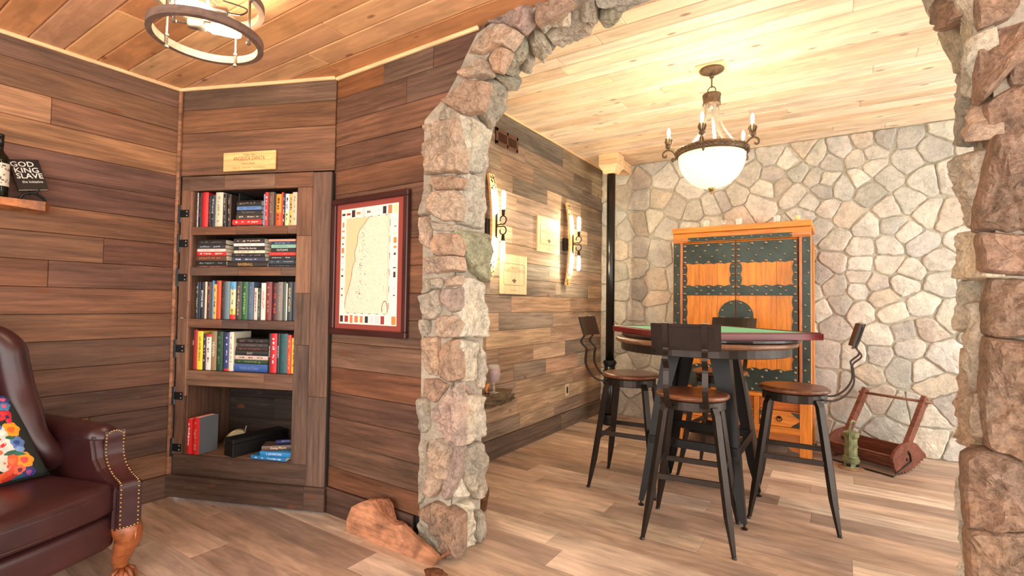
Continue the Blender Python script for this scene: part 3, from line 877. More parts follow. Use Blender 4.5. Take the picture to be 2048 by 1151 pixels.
# ------------------------------------------------------------------ bar table and its topper
TX, TY = -0.74, 3.325
tb = thing('bar_table', 'round wooden bar table on four dark splayed metal legs', 'table', (TX, TY, 0))
bm = bmesh.new()
bm_lathe(bm, [(0.0, 0.984), (0.515, 0.984), (0.53, 0.989), (0.537, 1.0), (0.532, 1.011), (0.518, 1.016), (0.0, 1.016)], 64)
bmobj('table_top', bm, M_SEATWOOD, tb, (120, 82, 58), smooth=True)
bm = bmesh.new()
bm_lathe(bm, [(0.46, 0.935), (0.497, 0.935), (0.5, 0.938), (0.5, 0.984), (0.0, 0.984)], 64)
bmobj('apron', bm, M_GUN, tb)
M_BLK = plain('blackened_steel', (30, 27, 25), 0.4, 0.6, vary=0.2)
for sx in (-1, 1):
    for sy in (-1, 1):
        bm = bmesh.new()
        rings = []
        for (r, z, w, d) in ((0.19, 0.94, 0.11, 0.055), (0.235, 0.6, 0.075, 0.05), (0.28, 0.2, 0.055, 0.045), (0.302, 0.03, 0.03, 0.03)):
            c = Vector((sx * r, sy * r, z)); A = Vector((sx, 0, 0)); B = Vector((0, sy, 0))
            # an angle section: two flanges meeting at the outer corner
            th = 0.008
            rings.append([bm.verts.new(c + A * u + B * v) for (u, v) in ((0, 0), (-w, 0), (-w, -th), (-th, -th), (-th, -w), (0, -w))])
        for r0, r1 in zip(rings, rings[1:]):
            for k in range(6): bm.faces.new((r0[k], r0[(k + 1) % 6], r1[(k + 1) % 6], r1[k]))
        bm.faces.new(rings[0]); bm.faces.new(rings[-1][::-1])
        lg = bmobj('leg', bm, M_BLK, tb)
        bm = bmesh.new()
        bm_lathe(bm, [(0.017, 0.0), (0.019, 0.005), (0.012, 0.009), (0.006, 0.011), (0.006, 0.032), (0.0, 0.033)], 14, (sx * 0.29, sy * 0.29, 0))
        bmobj('levelling_foot', bm, M_GUN, lg)
for k in range(4):
    q = 0.252
    dx, dy = ((0, -1), (0, 1), (-1, 0), (1, 0))[k]
    cbox('rail', (2 * q, 0.02, 0.05) if k < 2 else (0.02, 2 * q, 0.05), 0.003, M_BLK, (dx * q, dy * q, 0.40), tb)
M_FELT = plain('green_felt', (120, 196, 158), 0.95, vary=0.06, bump=0.2, bscale=400)
M_MAHOG = wood_mat('mahogany', 0.3, 0.2, 0.2, 0.03, 2, 20, spec=0.5)
tt = thing('table_topper', 'square green felt game top with a dark red wooden rim', 'game top', (TX + 0.022, TY + 0.035, 1.0165), math.radians(45.2))
S = 0.897
cbox('game_board', (S, S, 0.036), 0.002, M_MAHOG, (0, 0, 0.035), tt, (112, 34, 30))
cbox('felt', (S - 0.07, S - 0.07, 0.002), 0.0005, M_FELT, (0, 0, 0.054), tt)
for k in range(4):
    a = k * math.pi / 2
    cbox('rim', (S - 0.02, 0.022, 0.006), 0.002, M_MAHOG, (math.cos(a) * (S / 2 - 0.018), math.sin(a) * (S / 2 - 0.018), 0.056), tt, (96, 30, 26), a + math.pi / 2)
bm = bmesh.new(); bm_lathe(bm, [(0.0, 0.0005), (0.52, 0.0005), (0.53, 0.006), (0.53, 0.017), (0.0, 0.017)], 48)
bmobj('turntable', bm, M_BLACK, tt)

# ------------------------------------------------------------------ golden cabinet with iron straps
CXM, CYF = -0.745, 4.65
cab = thing('cabinet', 'golden wood double-door cabinet strapped with studded dark iron', 'cabinet', (CXM, CYF, 0))
GOLD = (214, 126, 40)
D = 0.62
def cb(name, u0, u1, z0, z1, y0, y1, mat=M_GOLDEN, col=GOLD, parent=cab, bev=0.004, vert=False):
    """box from u0..u1, z0..z1, depth y0 (front, negative = proud) to y1; vert turns the grain upright"""
    c = ((u0 + u1) / 2, (y0 + y1) / 2, (z0 + z1) / 2)
    if vert:
        o = cbox(name, (z1 - z0, y1 - y0, u1 - u0), bev, mat, c, parent, jit(col, .04))
        o.rotation_euler = (0, math.pi / 2, 0)
        return o
    return cbox(name, (u1 - u0, y1 - y0, z1 - z0), bev, mat, c, parent, jit(col, .04))
for sgn in (-1, 1):
    a, b = sorted((sgn * 0.545, sgn * 0.46))
    cb('post', a, b, 0.012, 1.79, 0.0, 0.06, vert=True)
    a, b = sorted((sgn * 0.545, sgn * 0.47))
    cb('back_post', a, b, 0.012, 1.79, D - 0.06, D, vert=True)
    a, b = sorted((sgn * 0.535, sgn * 0.515))
    cb('side_panel', a, b, 0.19, 1.85, 0.055, D - 0.055, col=(178, 98, 46), vert=True)
cb('back_panel', -0.5, 0.5, 0.2, 1.85, D - 0.02, D, col=(150, 86, 40))
cb('lintel', -0.545, 0.545, 1.787, 1.872, 0.0, 0.06)
cb('cornice', -0.55, 0.55, 1.873, 1.921, -0.015, D, col=(216, 132, 48))
for sgn in (-1, 1):
    a, b = sorted((sgn * 0.545, sgn * 0.41))
    bm = bmesh.new()
    bm_prism(bm, [(a, 1.80), (b, 1.80), (b, 1.825), ((a + b) / 2, 1.835), (a, 1.815)], lambda u, v, q: Vector((u, q, v)), -0.008, 0.0)
    bmobj('corner_bracket', bm, M_GOLDEN, cab, (196, 120, 62))
M_PATINA = plain('patina_iron', (58, 66, 60), 0.42, 0.55, vary=0.35, vscale=6)
M_STUD = plain('stud_iron', (138, 128, 112), 0.35, 0.8)
bm = bmesh.new(); bm_lathe(bm, [(0.0128, 0), (0.0122, 0.004), (0.008, 0.009), (0.0, 0.011)], 10, (0, 0, 0), Matrix.Rotation(math.pi / 2, 3, 'X'))
stud_me = bpy.data.meshes.new('stud'); bm.to_mesh(stud_me); bm.free(); stud_me.materials.append(M_STUD)
for p in stud_me.polygons: p.use_smooth = True
def stud(parent, u, z, y, s=1.0):
    o = link('stud', stud_me, None, parent, None, (u, y, z)); o.scale = (s, s, s); return o
# iron strips on the posts and lintel
def strap(name, parent, poly, y0, th=0.004, mat=None):
    bm = bmesh.new(); bm_prism(bm, poly, lambda u, v, q: Vector((u, q, v)), y0 - th, y0)
    bmesh.ops.triangulate(bm, faces=[f for f in bm.faces if len(f.verts) > 4])
    return bmobj(name, bm, mat or M_PATINA, parent)
for sgn in (-1, 1):
    a, b = sorted((sgn * 0.540, sgn * 0.482))
    st = strap('post_strap', cab, [(a, 0.50), (b, 0.50), (b, 1.785), (a, 1.785)], 0.0)
    for k in range(15): stud(st, (a + b) / 2 + (0.012 if k % 2 else -0.012), 0.54 + k * 0.087, -0.004, 0.8)
st = strap('lintel_strap', cab, [(-0.417, 1.793), (0.412, 1.793), (0.412, 1.83), (-0.417, 1.83)], 0.0)
for k in range(12): stud(st, -0.40 + k * 0.073, 1.811 + (0.006 if k % 2 else -0.006), -0.004, 0.8)
def scallop(u0, u1, n, amp, z, down):
    out = []
    for k in range(n * 6 + 1):
        t = k / (n * 6); out.append((u0 + (u1 - u0) * t, z + (-amp if down else amp) * abs(math.sin(math.pi * n * t))))
    return out
for (d0, d1, sgn, nm) in ((-0.458, -0.016, -1, 'door'), (-0.012, 0.450, 1, 'door')):
    dr = cb('door', d0, d1, 0.50, 1.785, 0.012, 0.04, col=(196, 110, 36), vert=True)
    n = 3
    w = (d1 - d0) / n
    def ch(o):
        o.parent = dr; o.matrix_parent_inverse = dr.matrix_basis.inverted(); return o
    for k in range(n):
        ch(cb('door_plank', d0 + k * w, d0 + (k + 1) * w - 0.001, 0.505, 1.78, 0.004, 0.013, col=jit((222, 132, 40), .06), vert=True, parent=None))
    y0 = 0.004
    outer = d0 if sgn < 0 else d1; inner = d1 if sgn < 0 else d0
    # top band with a scalloped lower edge, middle band scalloped both ways, bottom band scalloped upwards
    lo = scallop(d0 + 0.002, d1 - 0.002, 5, -0.010, 1.588, True)
    b1 = ch(strap('top_band', None, [(d1 - 0.002, 1.775), (d0 + 0.002, 1.775)] + lo, y0))
    b2 = ch(strap('middle_band', None, [(d1 - 0.002, 1.312), (d0 + 0.002, 1.312)] + scallop(d0 + 0.002, d1 - 0.002, 5, 0.012, 1.392, False), y0))
    b3 = ch(strap('bottom_band', None, [(d1 - 0.002, 0.512), (d0 + 0.002, 0.512)] + scallop(d0 + 0.002, d1 - 0.002, 5, 0.014, 0.695, False), y0))
    def edge(u_edge, inw, z0, z1, m, wd, amp):
        pts = []
        for k in range(m * 6 + 1):
            t = k / (m * 6); pts.append((u_edge + inw * (wd + amp * abs(math.sin(math.pi * m * t))), z0 + (z1 - z0) * t))
        return [(u_edge, z1), (u_edge, z0)] + pts
    parts = [(b1, 0, 0)]
    io, ii = (1, -1) if sgn < 0 else (-1, 1)
    e1 = ch(strap('side_strap', None, edge(outer + io * 0.002, io, 1.40, 1.59, 2, 0.026, 0.012), y0))
    e2 = ch(strap('side_strap', None, edge(inner + ii * 0.002, ii, 1.40, 1.59, 2, 0.034, 0.012), y0))
    e3 = ch(strap('side_strap', None, edge(outer + io * 0.002, io, 0.69, 1.315, 6, 0.028, 0.012), y0))
    med = [(inner + ii * 0.002, 1.275)] + [(-0.014 + (0.14 * math.cos(t) * (1 if sgn > 0 else -1)), 1.133 + 0.14 * math.sin(t)) for t in [math.pi / 2 - math.pi * k / 16 for k in range(17)]] + [(inner + ii * 0.002, 0.991)]
    md = ch(strap('lock_plate', None, [p for p in med if (p[0] - (inner + ii * 0.002)) * ii >= -1e-4], y0 - 0.002))
    def chs(p, u, z, y, s=1.0):
        o = stud(None, u, z, y, s); o.parent = dr; o.matrix_parent_inverse = dr.matrix_basis.inverted()
    yb = y0 - 0.004
    for k in range(5):
        u = d0 + 0.02 + (d1 - d0 - 0.04) * k / 4
        chs(b1, u, 1.755, yb, 1.15); chs(b1, u, 1.607, yb, 1.15)
        chs(b2, u, 1.385, yb, 1.1); chs(b2, u, 1.325, yb)
        chs(b3, u, 0.69, yb, 1.15); chs(b3, u, 0.53, yb)
        if 0 < k < 4:
            chs(b1, u - 0.03, 1.708, yb, 0.85); chs(b1, u + 0.03, 1.655, yb, 0.85); chs(b2, u + 0.04, 1.355, yb, 0.85); chs(b3, u - 0.03, 0.635, yb, 0.85); chs(b3, u + 0.03, 0.575, yb, 0.85)
    for z in (1.708, 1.655, 0.63, 0.58):
        chs(b1, d0 + 0.02, z, yb, 1.1); chs(b1, d1 - 0.02, z, yb, 1.1)
    for z in (1.56, 1.50, 1.44):
        chs(e1, outer + io * 0.016, z, yb, 0.9); chs(e2, inner + ii * 0.02, z, yb, 0.9)
    for k in range(7): chs(e3, outer + io * 0.016, 1.27 - k * 0.09, yb, 0.9)
    for t in (1.25, 0.45, -0.45, -1.25):
        chs(md, inner + ii * 0.118 * abs(math.cos(t)), 1.133 + 0.118 * math.sin(t), yb - 0.002, 0.9)
    if sgn > 0:
        bm = bmesh.new(); bm_ring(bm, (0.032, yb - 0.008, 1.10), 0.024, 0.004, 24, 6, Matrix.Rotation(math.pi / 2, 3, 'X'))
        o = bmobj('ring_pull', bm, M_IRON, None, smooth=True); ch(o)
for sgn in (-1, 1):
    a, b = sorted((sgn * 0.481, sgn * 0.459))
    cb('edge_moulding', a, b, 0.50, 1.787, -0.006, 0.01, col=(190, 112, 66), vert=True)
cb('upper_rail', -0.465, 0.465, 0.472, 0.502, 0.0, 0.05)
cb('lower_rail', -0.465, 0.465, 0.188, 0.243, 0.0, 0.05)
for u in (-0.165, 0.146):
    cb('divider', u - 0.021, u + 0.021, 0.243, 0.472, 0.002, 0.05, vert=True)
for (u0, u1) in ((-0.463, -0.188), (-0.142, 0.123), (0.169, 0.463)):
    cb('recessed_panel', u0, u1, 0.373, 0.47, 0.02, 0.035, col=(176, 94, 34))
    dw = cb('drawer', u0 + 0.002, u1 - 0.002, 0.246, 0.370, 0.003, 0.3, col=(216, 128, 46))
    um = (u0 + u1) / 2
    for sx in (-1, 1):
        for sz in (-1, 1):
            cu = um + sx * (u1 - u0 - 0.008) / 2; cz = 0.308 + sz * 0.058
            st = strap('corner_plate', None, [(cu, cz), (cu - sx * 0.06, cz), (cu - sx * 0.035, cz - sz * 0.022), (cu, cz - sz * 0.048)], 0.003, 0.003)
            st.parent = dw; st.matrix_parent_inverse = dw.matrix_basis.inverted()
    bm = bmesh.new(); bm_ring(bm, (um, -0.006, 0.308), 0.019, 0.004, 20, 6, Matrix.Rotation(math.pi / 2, 3, 'X'))
    bm_lathe(bm, [(0.012, 0), (0.010, 0.004), (0, 0.006)], 12, (um, 0.002, 0.318), Matrix.Rotation(math.pi / 2, 3, 'X'))
    o = bmobj('ring_pull', bm, M_IRON, None, smooth=True); o.parent = dw; o.matrix_parent_inverse = dw.matrix_basis.inverted()
bm = bmesh.new()
ap = [(-0.462, 0.188), (-0.462, 0.05), (-0.40, 0.06), (-0.37, 0.105)]
for k in range(13):
    t = k / 12; ap.append((-0.34 + 0.68 * t, 0.118 + 0.022 * math.cos(t * 6 * math.pi) * (1 if 0.1 < t < 0.9 else 0.3)))
ap += [(0.37, 0.105), (0.40, 0.06), (0.462, 0.05), (0.462, 0.188)]
bm_prism(bm, ap, lambda u, v, q: Vector((u, q, v)), 0.006, 0.026)
bmesh.ops.triangulate(bm, faces=[f for f in bm.faces if len(f.verts) > 4])
bmobj('apron', bm, M_GOLDEN, cab, (184, 104, 44))
for sx in (-1, 1):
    for y in (0.03, D - 0.03):
        bm = bmesh.new(); bm_lathe(bm, [(0.055, 0.0), (0.06, 0.005), (0.056, 0.011), (0.0, 0.0118)], 24, (sx * 0.502, y, 0))
        bmobj('foot_cup', bm, M_BLACK, cab)

# seven drinking glasses along the cabinet's front edge
M_CLEAR = thin_glass('clear_glass')
gl = [(1375, 'faint clear', (236, 206, 180), 'etched'), (1412, 'white striped', (250, 246, 226), 'stripes'), (1447, 'frosted', (232, 226, 212), 'frost'), (1477, 'white striped', (252, 252, 240), 'stripes2'), (1518, 'checked', (206, 150, 120), 'check'), (1553, 'white striped', (252, 250, 236), 'stripes3'), (1595, 'yellow', (250, 226, 110), 'solid')]
glab = {'etched': 'faint amber-tinted clear shot glass, standing over the cabinet door corner', 'stripes': 'small striped glass between the amber-tinted and the frosted glass', 'frost': 'small frosted glass with a pale band', 'stripes2': 'white striped glass standing over the gap between the doors', 'check': 'shot glass with a red-brown check pattern', 'stripes3': 'white striped glass between the checked and the yellow glass', 'solid': 'shot glass filled with yellow'}
for k, (px_, nm, col, kind) in enumerate(gl):
    p = on_y(px_, 447, CYF + 0.03)
    t = thing('shot_glass', glab[kind], 'glass', (p.x, CYF + 0.045, 1.9211), 0, 'glasses along the cabinet top')
    h = 0.062 if 'stripes' in kind else 0.052
    bm = bmesh.new()
    bm_lathe(bm, [(0.0, 0.0), (0.017, 0.0), (0.023, h), (0.0215, h), (0.016, 0.008), (0.0, 0.008)], 20)
    bmobj('glass_body', bm, M_CLEAR, t, smooth=True)
    m = plain('glass_print_%d' % k, col, 0.5)
    if kind in ('solid', 'frost', 'etched'):
        bm = bmesh.new(); top = {'solid': h * 0.9, 'frost': h * 0.55, 'etched': h * 0.3}[kind]
        bm_lathe(bm, [(0.0, 0.0085), (0.0157, 0.0085), (0.0157 + 0.0055 * top / h, top), (0.0, top)], 20)
        bmobj('filling', bm, m, t, smooth=True)
    else:
        bm = bmesh.new()
        for j in range(10):
            a = j * math.tau / 10
            bm_tube(bm, [(0.0188 * math.cos(a), 0.0188 * math.sin(a), 0.006), (0.0235 * math.cos(a), 0.0235 * math.sin(a), h - 0.004)], 0.0022 if kind != 'check' else 0.0012, 4)
        if kind == 'check':
            for z in (0.014, 0.026, 0.038): bm_ring(bm, (0, 0, z), 0.0182 + 0.0001 * z * 1000, 0.0012, 20, 4)
        bmobj('printed_pattern', bm, m, t)

# ------------------------------------------------------------------ chandelier
CHX, CHY = -0.697, 3.386
ch = thing('chandelier', 'bronze chandelier with a glowing glass bowl and five candle arms', 'chandelier', (CHX, CHY, 0))
M_BRONZE = plain('aged_bronze', (104, 82, 60), 0.5, 0.6, vary=0.35, vscale=40, bump=0.25, bscale=160)
M_PEWTER = plain('pewter', (170, 162, 148), 0.4, 0.7, vary=0.15)
M_BOWL = emit('glowing_glass', (255, 242, 190), BOWL)
M_INNER = emit('lit_bulb_inner', (255, 240, 214), 55.0)
M_FLAME = emit('lit_bulb', (255, 238, 205), BULB_CANDLE)
bm = bmesh.new(); bm_box(bm, (0, 0, ZF - 0.006), (0.17, 0.17, 0.012), None, 0.002)
bmobj('ceiling_block', bm, M_PALEWOOD, ch, (226, 190, 146))
bm = bmesh.new(); bm_lathe(bm, [(0.0, ZF - 0.045), (0.02, ZF - 0.044), (0.05, ZF - 0.036), (0.072, ZF - 0.024), (0.076, ZF - 0.016), (0.072, ZF - 0.0125), (0.0, ZF - 0.0125)], 32)
bmobj('ceiling_canopy', bm, M_BRONZE, ch, smooth=True)
zt = ZF - 0.045
bm = bmesh.new(); bm_lathe(bm, [(0.013, zt - 0.022), (0.015, zt - 0.01), (0.013, zt + 0.001), (0, zt + 0.002)], 14)
bmobj('hook', bm, M_BRONZE, ch)
for k, (z, R) in enumerate(((zt - 0.032, 0.012), (zt - 0.052, 0.012), (zt - 0.072, 0.012))):
    bm = bmesh.new(); bm_ring(bm, (0, 0, z), R, 0.0028, 18, 6, Matrix.Rotation(math.pi / 2, 3, 'X' if k % 2 else 'Y') @ Matrix.Rotation(math.pi / 2 * (k % 2), 3, 'Y'))
    bmobj('chain_link', bm, M_BRONZE, ch, smooth=True)
bm = bmesh.new(); bm_ring(bm, (0, 0, zt - 0.104), 0.024, 0.0035, 28, 6, Matrix.Rotation(math.pi / 2, 3, 'X'))
bmobj('hanging_ring', bm, M_BRONZE, ch, smooth=True)
ztop = zt - 0.13
bm = bmesh.new(); bm_lathe(bm, [(0.05, ztop - 0.074), (0.057, ztop - 0.07), (0.052, ztop - 0.055), (0.05, ztop - 0.035), (0.053, ztop - 0.016), (0.058, ztop - 0.006), (0.055, ztop), (0.01, ztop + 0.006), (0.0, ztop + 0.006)], 36)
cp = bmobj('collar', bm, M_BRONZE, ch, smooth=True)
bm = bmesh.new()
for sgn in (-1, 1):
    for k in range(9):
        pts = [((0.0545 - 0.003 * math.sin(math.pi * j / 6)) * math.cos(k * math.tau / 9 + sgn * j * 0.14), (0.0545 - 0.003 * math.sin(math.pi * j / 6)) * math.sin(k * math.tau / 9 + sgn * j * 0.14), ztop - 0.066 + j * 0.009) for j in range(7)]
        bm_tube(bm, pts, 0.002, 4)
bmobj('woven_band', bm, M_BRONZE, cp)
bm = bmesh.new(); bm_lathe(bm, [(0.0, ztop - 0.092), (0.018, ztop - 0.09), (0.02, ztop - 0.075), (0.0, ztop - 0.073)], 16)
bmobj('inner_nut', bm, M_PEWTER, ch)
ZR = 2.215
for k in range(5):
    a = math.radians(-126 + 72 * k)
    P = smooth_path([(0.042 * math.cos(a), 0.042 * math.sin(a), ztop - 0.07), (0.05 * math.cos(a), 0.05 * math.sin(a), ztop - 0.16), (0.09 * math.cos(a), 0.09 * math.sin(a), ztop - 0.25), (0.16 * math.cos(a), 0.16 * math.sin(a), ZR + 0.04), (0.20 * math.cos(a), 0.20 * math.sin(a), ZR + 0.018)], 4)
    bm = bmesh.new(); bm_tube(bm, P, 0.01, flat=(0.005, 0.02), up=Vector((-math.sin(a), math.cos(a), 0)))
    bmobj('strap', bm, M_PEWTER, ch)
bm = bmesh.new(); bm_lathe(bm, [(0.198, ZR - 0.028), (0.214, ZR - 0.028), (0.222, ZR - 0.018), (0.221, ZR + 0.008), (0.214, ZR + 0.018), (0.198, ZR + 0.018), (0.198, ZR - 0.028)], 60)
rm = bmobj('rim', bm, M_BRONZE, ch, smooth=True)
bm = bmesh.new()
for sgn in (-1, 1):
    for k in range(44):
        pts = [(0.2225 * math.cos(k * math.tau / 44 + sgn * j * 0.055), 0.2225 * math.sin(k * math.tau / 44 + sgn * j * 0.055), ZR - 0.018 + j * 0.0088) for j in range(4)]
        bm_tube(bm, pts, 0.0022, 4)
bmobj('woven_band', bm, M_BRONZE, rm)
bm = bmesh.new()
bm_lathe(bm, [(0.0, 1.975)] + [(0.205 * math.sin(t), 1.975 + 0.212 * (1 - math.cos(t))) for t in [0.25 + k * 0.132 for k in range(11)]] + [(0.19, 2.187)], 48)
bmobj('glass_bowl', bm, M_BOWL, ch, smooth=True)
for k in range(3):
    a = math.radians(30 + 120 * k)
    bm = bmesh.new(); bm_lathe(bm, [(0.0, ZR - 0.022), (0.02, ZR - 0.018), (0.028, ZR - 0.0), (0.022, ZR + 0.018), (0.0, ZR + 0.026)], 14, (0.09 * math.cos(a), 0.09 * math.sin(a), 0))
    bmobj('bowl_bulb', bm, M_INNER, ch, smooth=True)
bm = bmesh.new(); bm_lathe(bm, [(0.0, 1.938), (0.006, 1.94), (0.007, 1.948), (0.004, 1.953), (0.012, 1.958), (0.02, 1.968), (0.026, 1.98), (0.0, 1.982)], 16)
bmobj('finial', bm, plain('brass', (160, 134, 84), 0.35, 0.8), ch, smooth=True)
for k in range(5):
    a = math.radians(-162 + 72 * k); ca, sa = math.cos(a), math.sin(a)
    def rp(r, z): return (r * ca, r * sa, z)
    bm = bmesh.new()
    P = smooth_path([rp(0.232, ZR - 0.05), rp(0.245, ZR - 0.042), rp(0.238, ZR - 0.03), rp(0.222, ZR - 0.04), rp(0.222, ZR - 0.015), rp(0.238, ZR + 0.015), rp(0.27, ZR + 0.028), rp(0.298, ZR + 0.012), rp(0.302, ZR - 0.012), rp(0.286, ZR - 0.018), rp(0.278, ZR - 0.006)], 4)
    bm_tube(bm, P, [0.006] * len(P), 6)
    arm = bmobj('scroll_arm', bm, M_BRONZE, ch, smooth=True)
    bm = bmesh.new(); bm_lathe(bm, [(0.006, ZR + 0.026), (0.008, ZR + 0.034), (0.02, ZR + 0.04), (0.023, ZR + 0.05), (0.016, ZR + 0.056), (0.02, ZR + 0.062), (0.0, ZR + 0.063)], 16, (0.265 * ca, 0.265 * sa, 0))
    for j in range(6):
        b = j * math.tau / 6
        c0 = Vector((0.265 * ca, 0.265 * sa, 0))
        P = [c0 + Vector((0.014 * math.cos(b), 0.014 * math.sin(b), ZR + 0.06)), c0 + Vector((0.022 * math.cos(b), 0.022 * math.sin(b), ZR + 0.085)), c0 + Vector((0.018 * math.cos(b), 0.018 * math.sin(b), ZR + 0.1)), c0 + Vector((0.026 * math.cos(b), 0.026 * math.sin(b), ZR + 0.108))]
        bm_tube(bm, P, [0.005, 0.006, 0.004, 0.001], 5)
    bmobj('leaf_cup', bm, M_BRONZE, arm, smooth=True)
    bm = bmesh.new(); bm_lathe(bm, [(0.011, ZR + 0.062), (0.011, ZR + 0.125), (0.0, ZR + 0.126)], 14, (0.265 * ca, 0.265 * sa, 0))
    bmobj('candle_sleeve', bm, plain('candle_ivory_%d' % k, (236, 216, 170), 0.6), arm, smooth=True)
    bm = bmesh.new(); bm_lathe(bm, [(0.006, ZR + 0.126), (0.011, ZR + 0.142), (0.009, ZR + 0.156), (0.003, ZR + 0.172), (0.0, ZR + 0.176)], 12, (0.265 * ca, 0.265 * sa, 0))
    bmobj('flame_bulb', bm, M_FLAME, arm, smooth=True)

# ------------------------------------------------------------------ barrel stave wall lamps
M_STAVE = wood_mat('stave_wood', 0.5, 0.15, 0.15, 0.05, 2.0, 20)
M_TUBE = emit('lit_tube', (255, 236, 200), BULB_SCONCE)
def make_sconce(y, lab):
    t = thing('wall_lamp', lab, 'lamp', (XD + 0.004, y, 1.805), 0, 'barrel stave wall lamps')
    bm = bmesh.new(); bm_box(bm, (0.018, 0, 0), (0.036, 0.07, 0.12), None, 0.003)
    bmobj('wall_box', bm, M_GUN, t)
    n = 20; bm = bmesh.new(); rows = []
    for i in range(n + 1):
        q = i / n * 2 - 1
        x = 0.024 + 0.050 * (1 - q * q); z = q * 0.405; w = 0.036 + 0.012 * (1 - q * q)
        rows.append([bm.verts.new((x + dx, dy * w, z)) for dx, dy in ((0, -1), (0.02, -1), (0.02, 1), (0, 1))])
    for a, b in zip(rows, rows[1:]):
        for k in range(4): bm.faces.new((a[k], a[(k + 1) % 4], b[(k + 1) % 4], b[k]))
    bm.faces.new(rows[0]); bm.faces.new(rows[-1][::-1])
    stv = bmobj('stave', bm, M_STAVE, t, (226, 180, 126))
    bm = bmesh.new()
    rr = random.Random(3)
    for k in range(46):
        s = rr.choice((-1, 1)); q = s * rr.uniform(0.66, 0.97)
        x = 0.0445 + 0.050 * (1 - q * q)
        bm_box(bm, (x, rr.uniform(-0.03, 0.03), q * 0.405), (0.002, rr.uniform(0.006, 0.014), rr.uniform(0.006, 0.016)))
    bmobj('printed_pattern', bm, M_BLACKIRON, stv)
    bm = bmesh.new(); bm_box(bm, (0.098, 0, 0), (0.008, 0.018, 0.17), None, 0.002)
    for s in (-1, 1):
        bm_tube(bm, [(0.098, 0, s * 0.085), (0.106, 0.004, s * 0.094), (0.104, -0.004, s * 0.102)], [0.006, 0.004, 0.001], 6)
    bmobj('mount_strap', bm, M_IRON, t)
    for s in (-1, 1):
        pts = []
        for k in range(17):
            th = math.radians(-115 + k * 20)
            r = 0.036 - 0.012 * k / 16
            pts.append((0.156 + r * math.cos(th) * 1.0, 0, s * (0.042 + r * math.sin(th))))
        bm = bmesh.new(); bm_tube(bm, [(0.096, 0, s * 0.004)] + pts, 0.005, 6)
        arm = bmobj('scroll_arm', bm, M_IRON, t, smooth=True)
        z0 = 0.07
        bm = bmesh.new(); bm_lathe(bm, [(0.006, s * z0), (0.012, s * (z0 + 0.008)), (0.013, s * (z0 + 0.03)), (0.015, s * (z0 + 0.034)), (0.015, s * (z0 + 0.05)), (0.0, s * (z0 + 0.051))], 16, (0.160, 0, 0))
        bmobj('bulb_socket', bm, M_IRON, arm, smooth=True)
        z1 = z0 + 0.051
        bm = bmesh.new(); bm_lathe(bm, [(0.010, s * z1), (0.015, s * (z1 + 0.012)), (0.0165, s * (z1 + 0.05)), (0.0165, s * (z1 + 0.115)), (0.012, s * (z1 + 0.135)), (0.0, s * (z1 + 0.143))], 16, (0.160, 0, 0))
        bmobj('tube_bulb', bm, M_TUBE, arm, smooth=True)
    return t
make_sconce(3.10, 'bowed barrel stave wall lamp beside the stone arch')
make_sconce(4.40, 'bowed barrel stave wall lamp near the black column')

# ------------------------------------------------------------------ wine crate panels, vent, outlet
def crate_panel(y0, y1, z0, z1, lab):
    t = thing('wine_crate_plaque', lab, 'plaque', (XD + 0.004, (y0 + y1) / 2, (z0 + z1) / 2), 0, 'wine crate end panels')
    w, h = y1 - y0, z1 - z0
    o = cbox('panel', (h, 0.014, w), 0.002, M_PALEWOOD, (0.008, 0, 0), t, (222, 190, 146)); o.rotation_euler = (0, math.pi / 2, math.pi / 2)
    o.rotation_euler = Matrix(((0, 1, 0), (0, 0, 1), (1, 0, 0))).to_euler()
    M0 = lambda yy, zz: plane_M((0.0155, yy, zz), (0, 1, 0), (0, 0, 1))
    ink = (120, 96, 72)
    text_obj('Malbec Alta', 0.026, M_INK, t, M0(0, h * 0.17), color=ink)
    text_obj('ANGELICA ZAPATA', 0.040, M_INK, t, M0(0, h * 0.09), color=(150, 120, 90), squeeze=0.86)
    text_obj('T', 0.03, M_INK, t, M0(0, h * 0.37), color=ink)
    bm = bmesh.new()
    W2, H2 = w * 0.39, h * 0.27; zc = 0.0
    loop = []
    for (sx, sz) in ((1, 1), (-1, 1), (-1, -1), (1, -1)):
        for k in range(4):
            a = {(1, 1): 0, (-1, 1): 90, (-1, -1): 180, (1, -1): 270}[(sx, sz)] + k * 30
            loop.append((0.0155, sx * (W2 - 0.02) + 0.02 * math.cos(math.radians(a)), zc + sz * (H2 - 0.02) + 0.02 * math.sin(math.radians(a))))
    bm_tube(bm, loop + [loop[0]], 0.0016, 4)
    bmobj('border_line', bm, M_INK, t, ink)
    bm = bmesh.new()
    for (yy, zz, r) in ((-0.02, -0.05, 0.012), (0.0, -0.045, 0.016), (0.02, -0.05, 0.012), (0.0, -0.058, 0.02)):
        bm_lathe(bm, [(0, 0), (r, 0.0002), (0, 0.0006)], 10, (0.0152, yy, zz), Matrix.Rotation(math.pi / 2, 3, 'Y'), 0.6, 1.0)
    bmobj('printed_emblem', bm, M_INK, t, (96, 84, 60))
    bm = bmesh.new()
    for k in range(9): bm_box(bm, (0.0153, -0.05 + k * 0.0125, -h * 0.40), (0.0006, 0.008, 0.006))
    bmobj('small_print', bm, M_INK, t, (170, 140, 104))
crate_panel(3.285, 3.685, 1.293, 1.62, 'pale wine crate panel hanging below and beside the lamp at the arch')
crate_panel(3.86, 4.285, 1.69, 2.015, 'pale wine crate panel hanging between the two wall lamps')
v = thing('air_vent', 'brown metal air vent grille high on the plank wall', 'vent', (XD + 0.004, 3.36, 2.545))
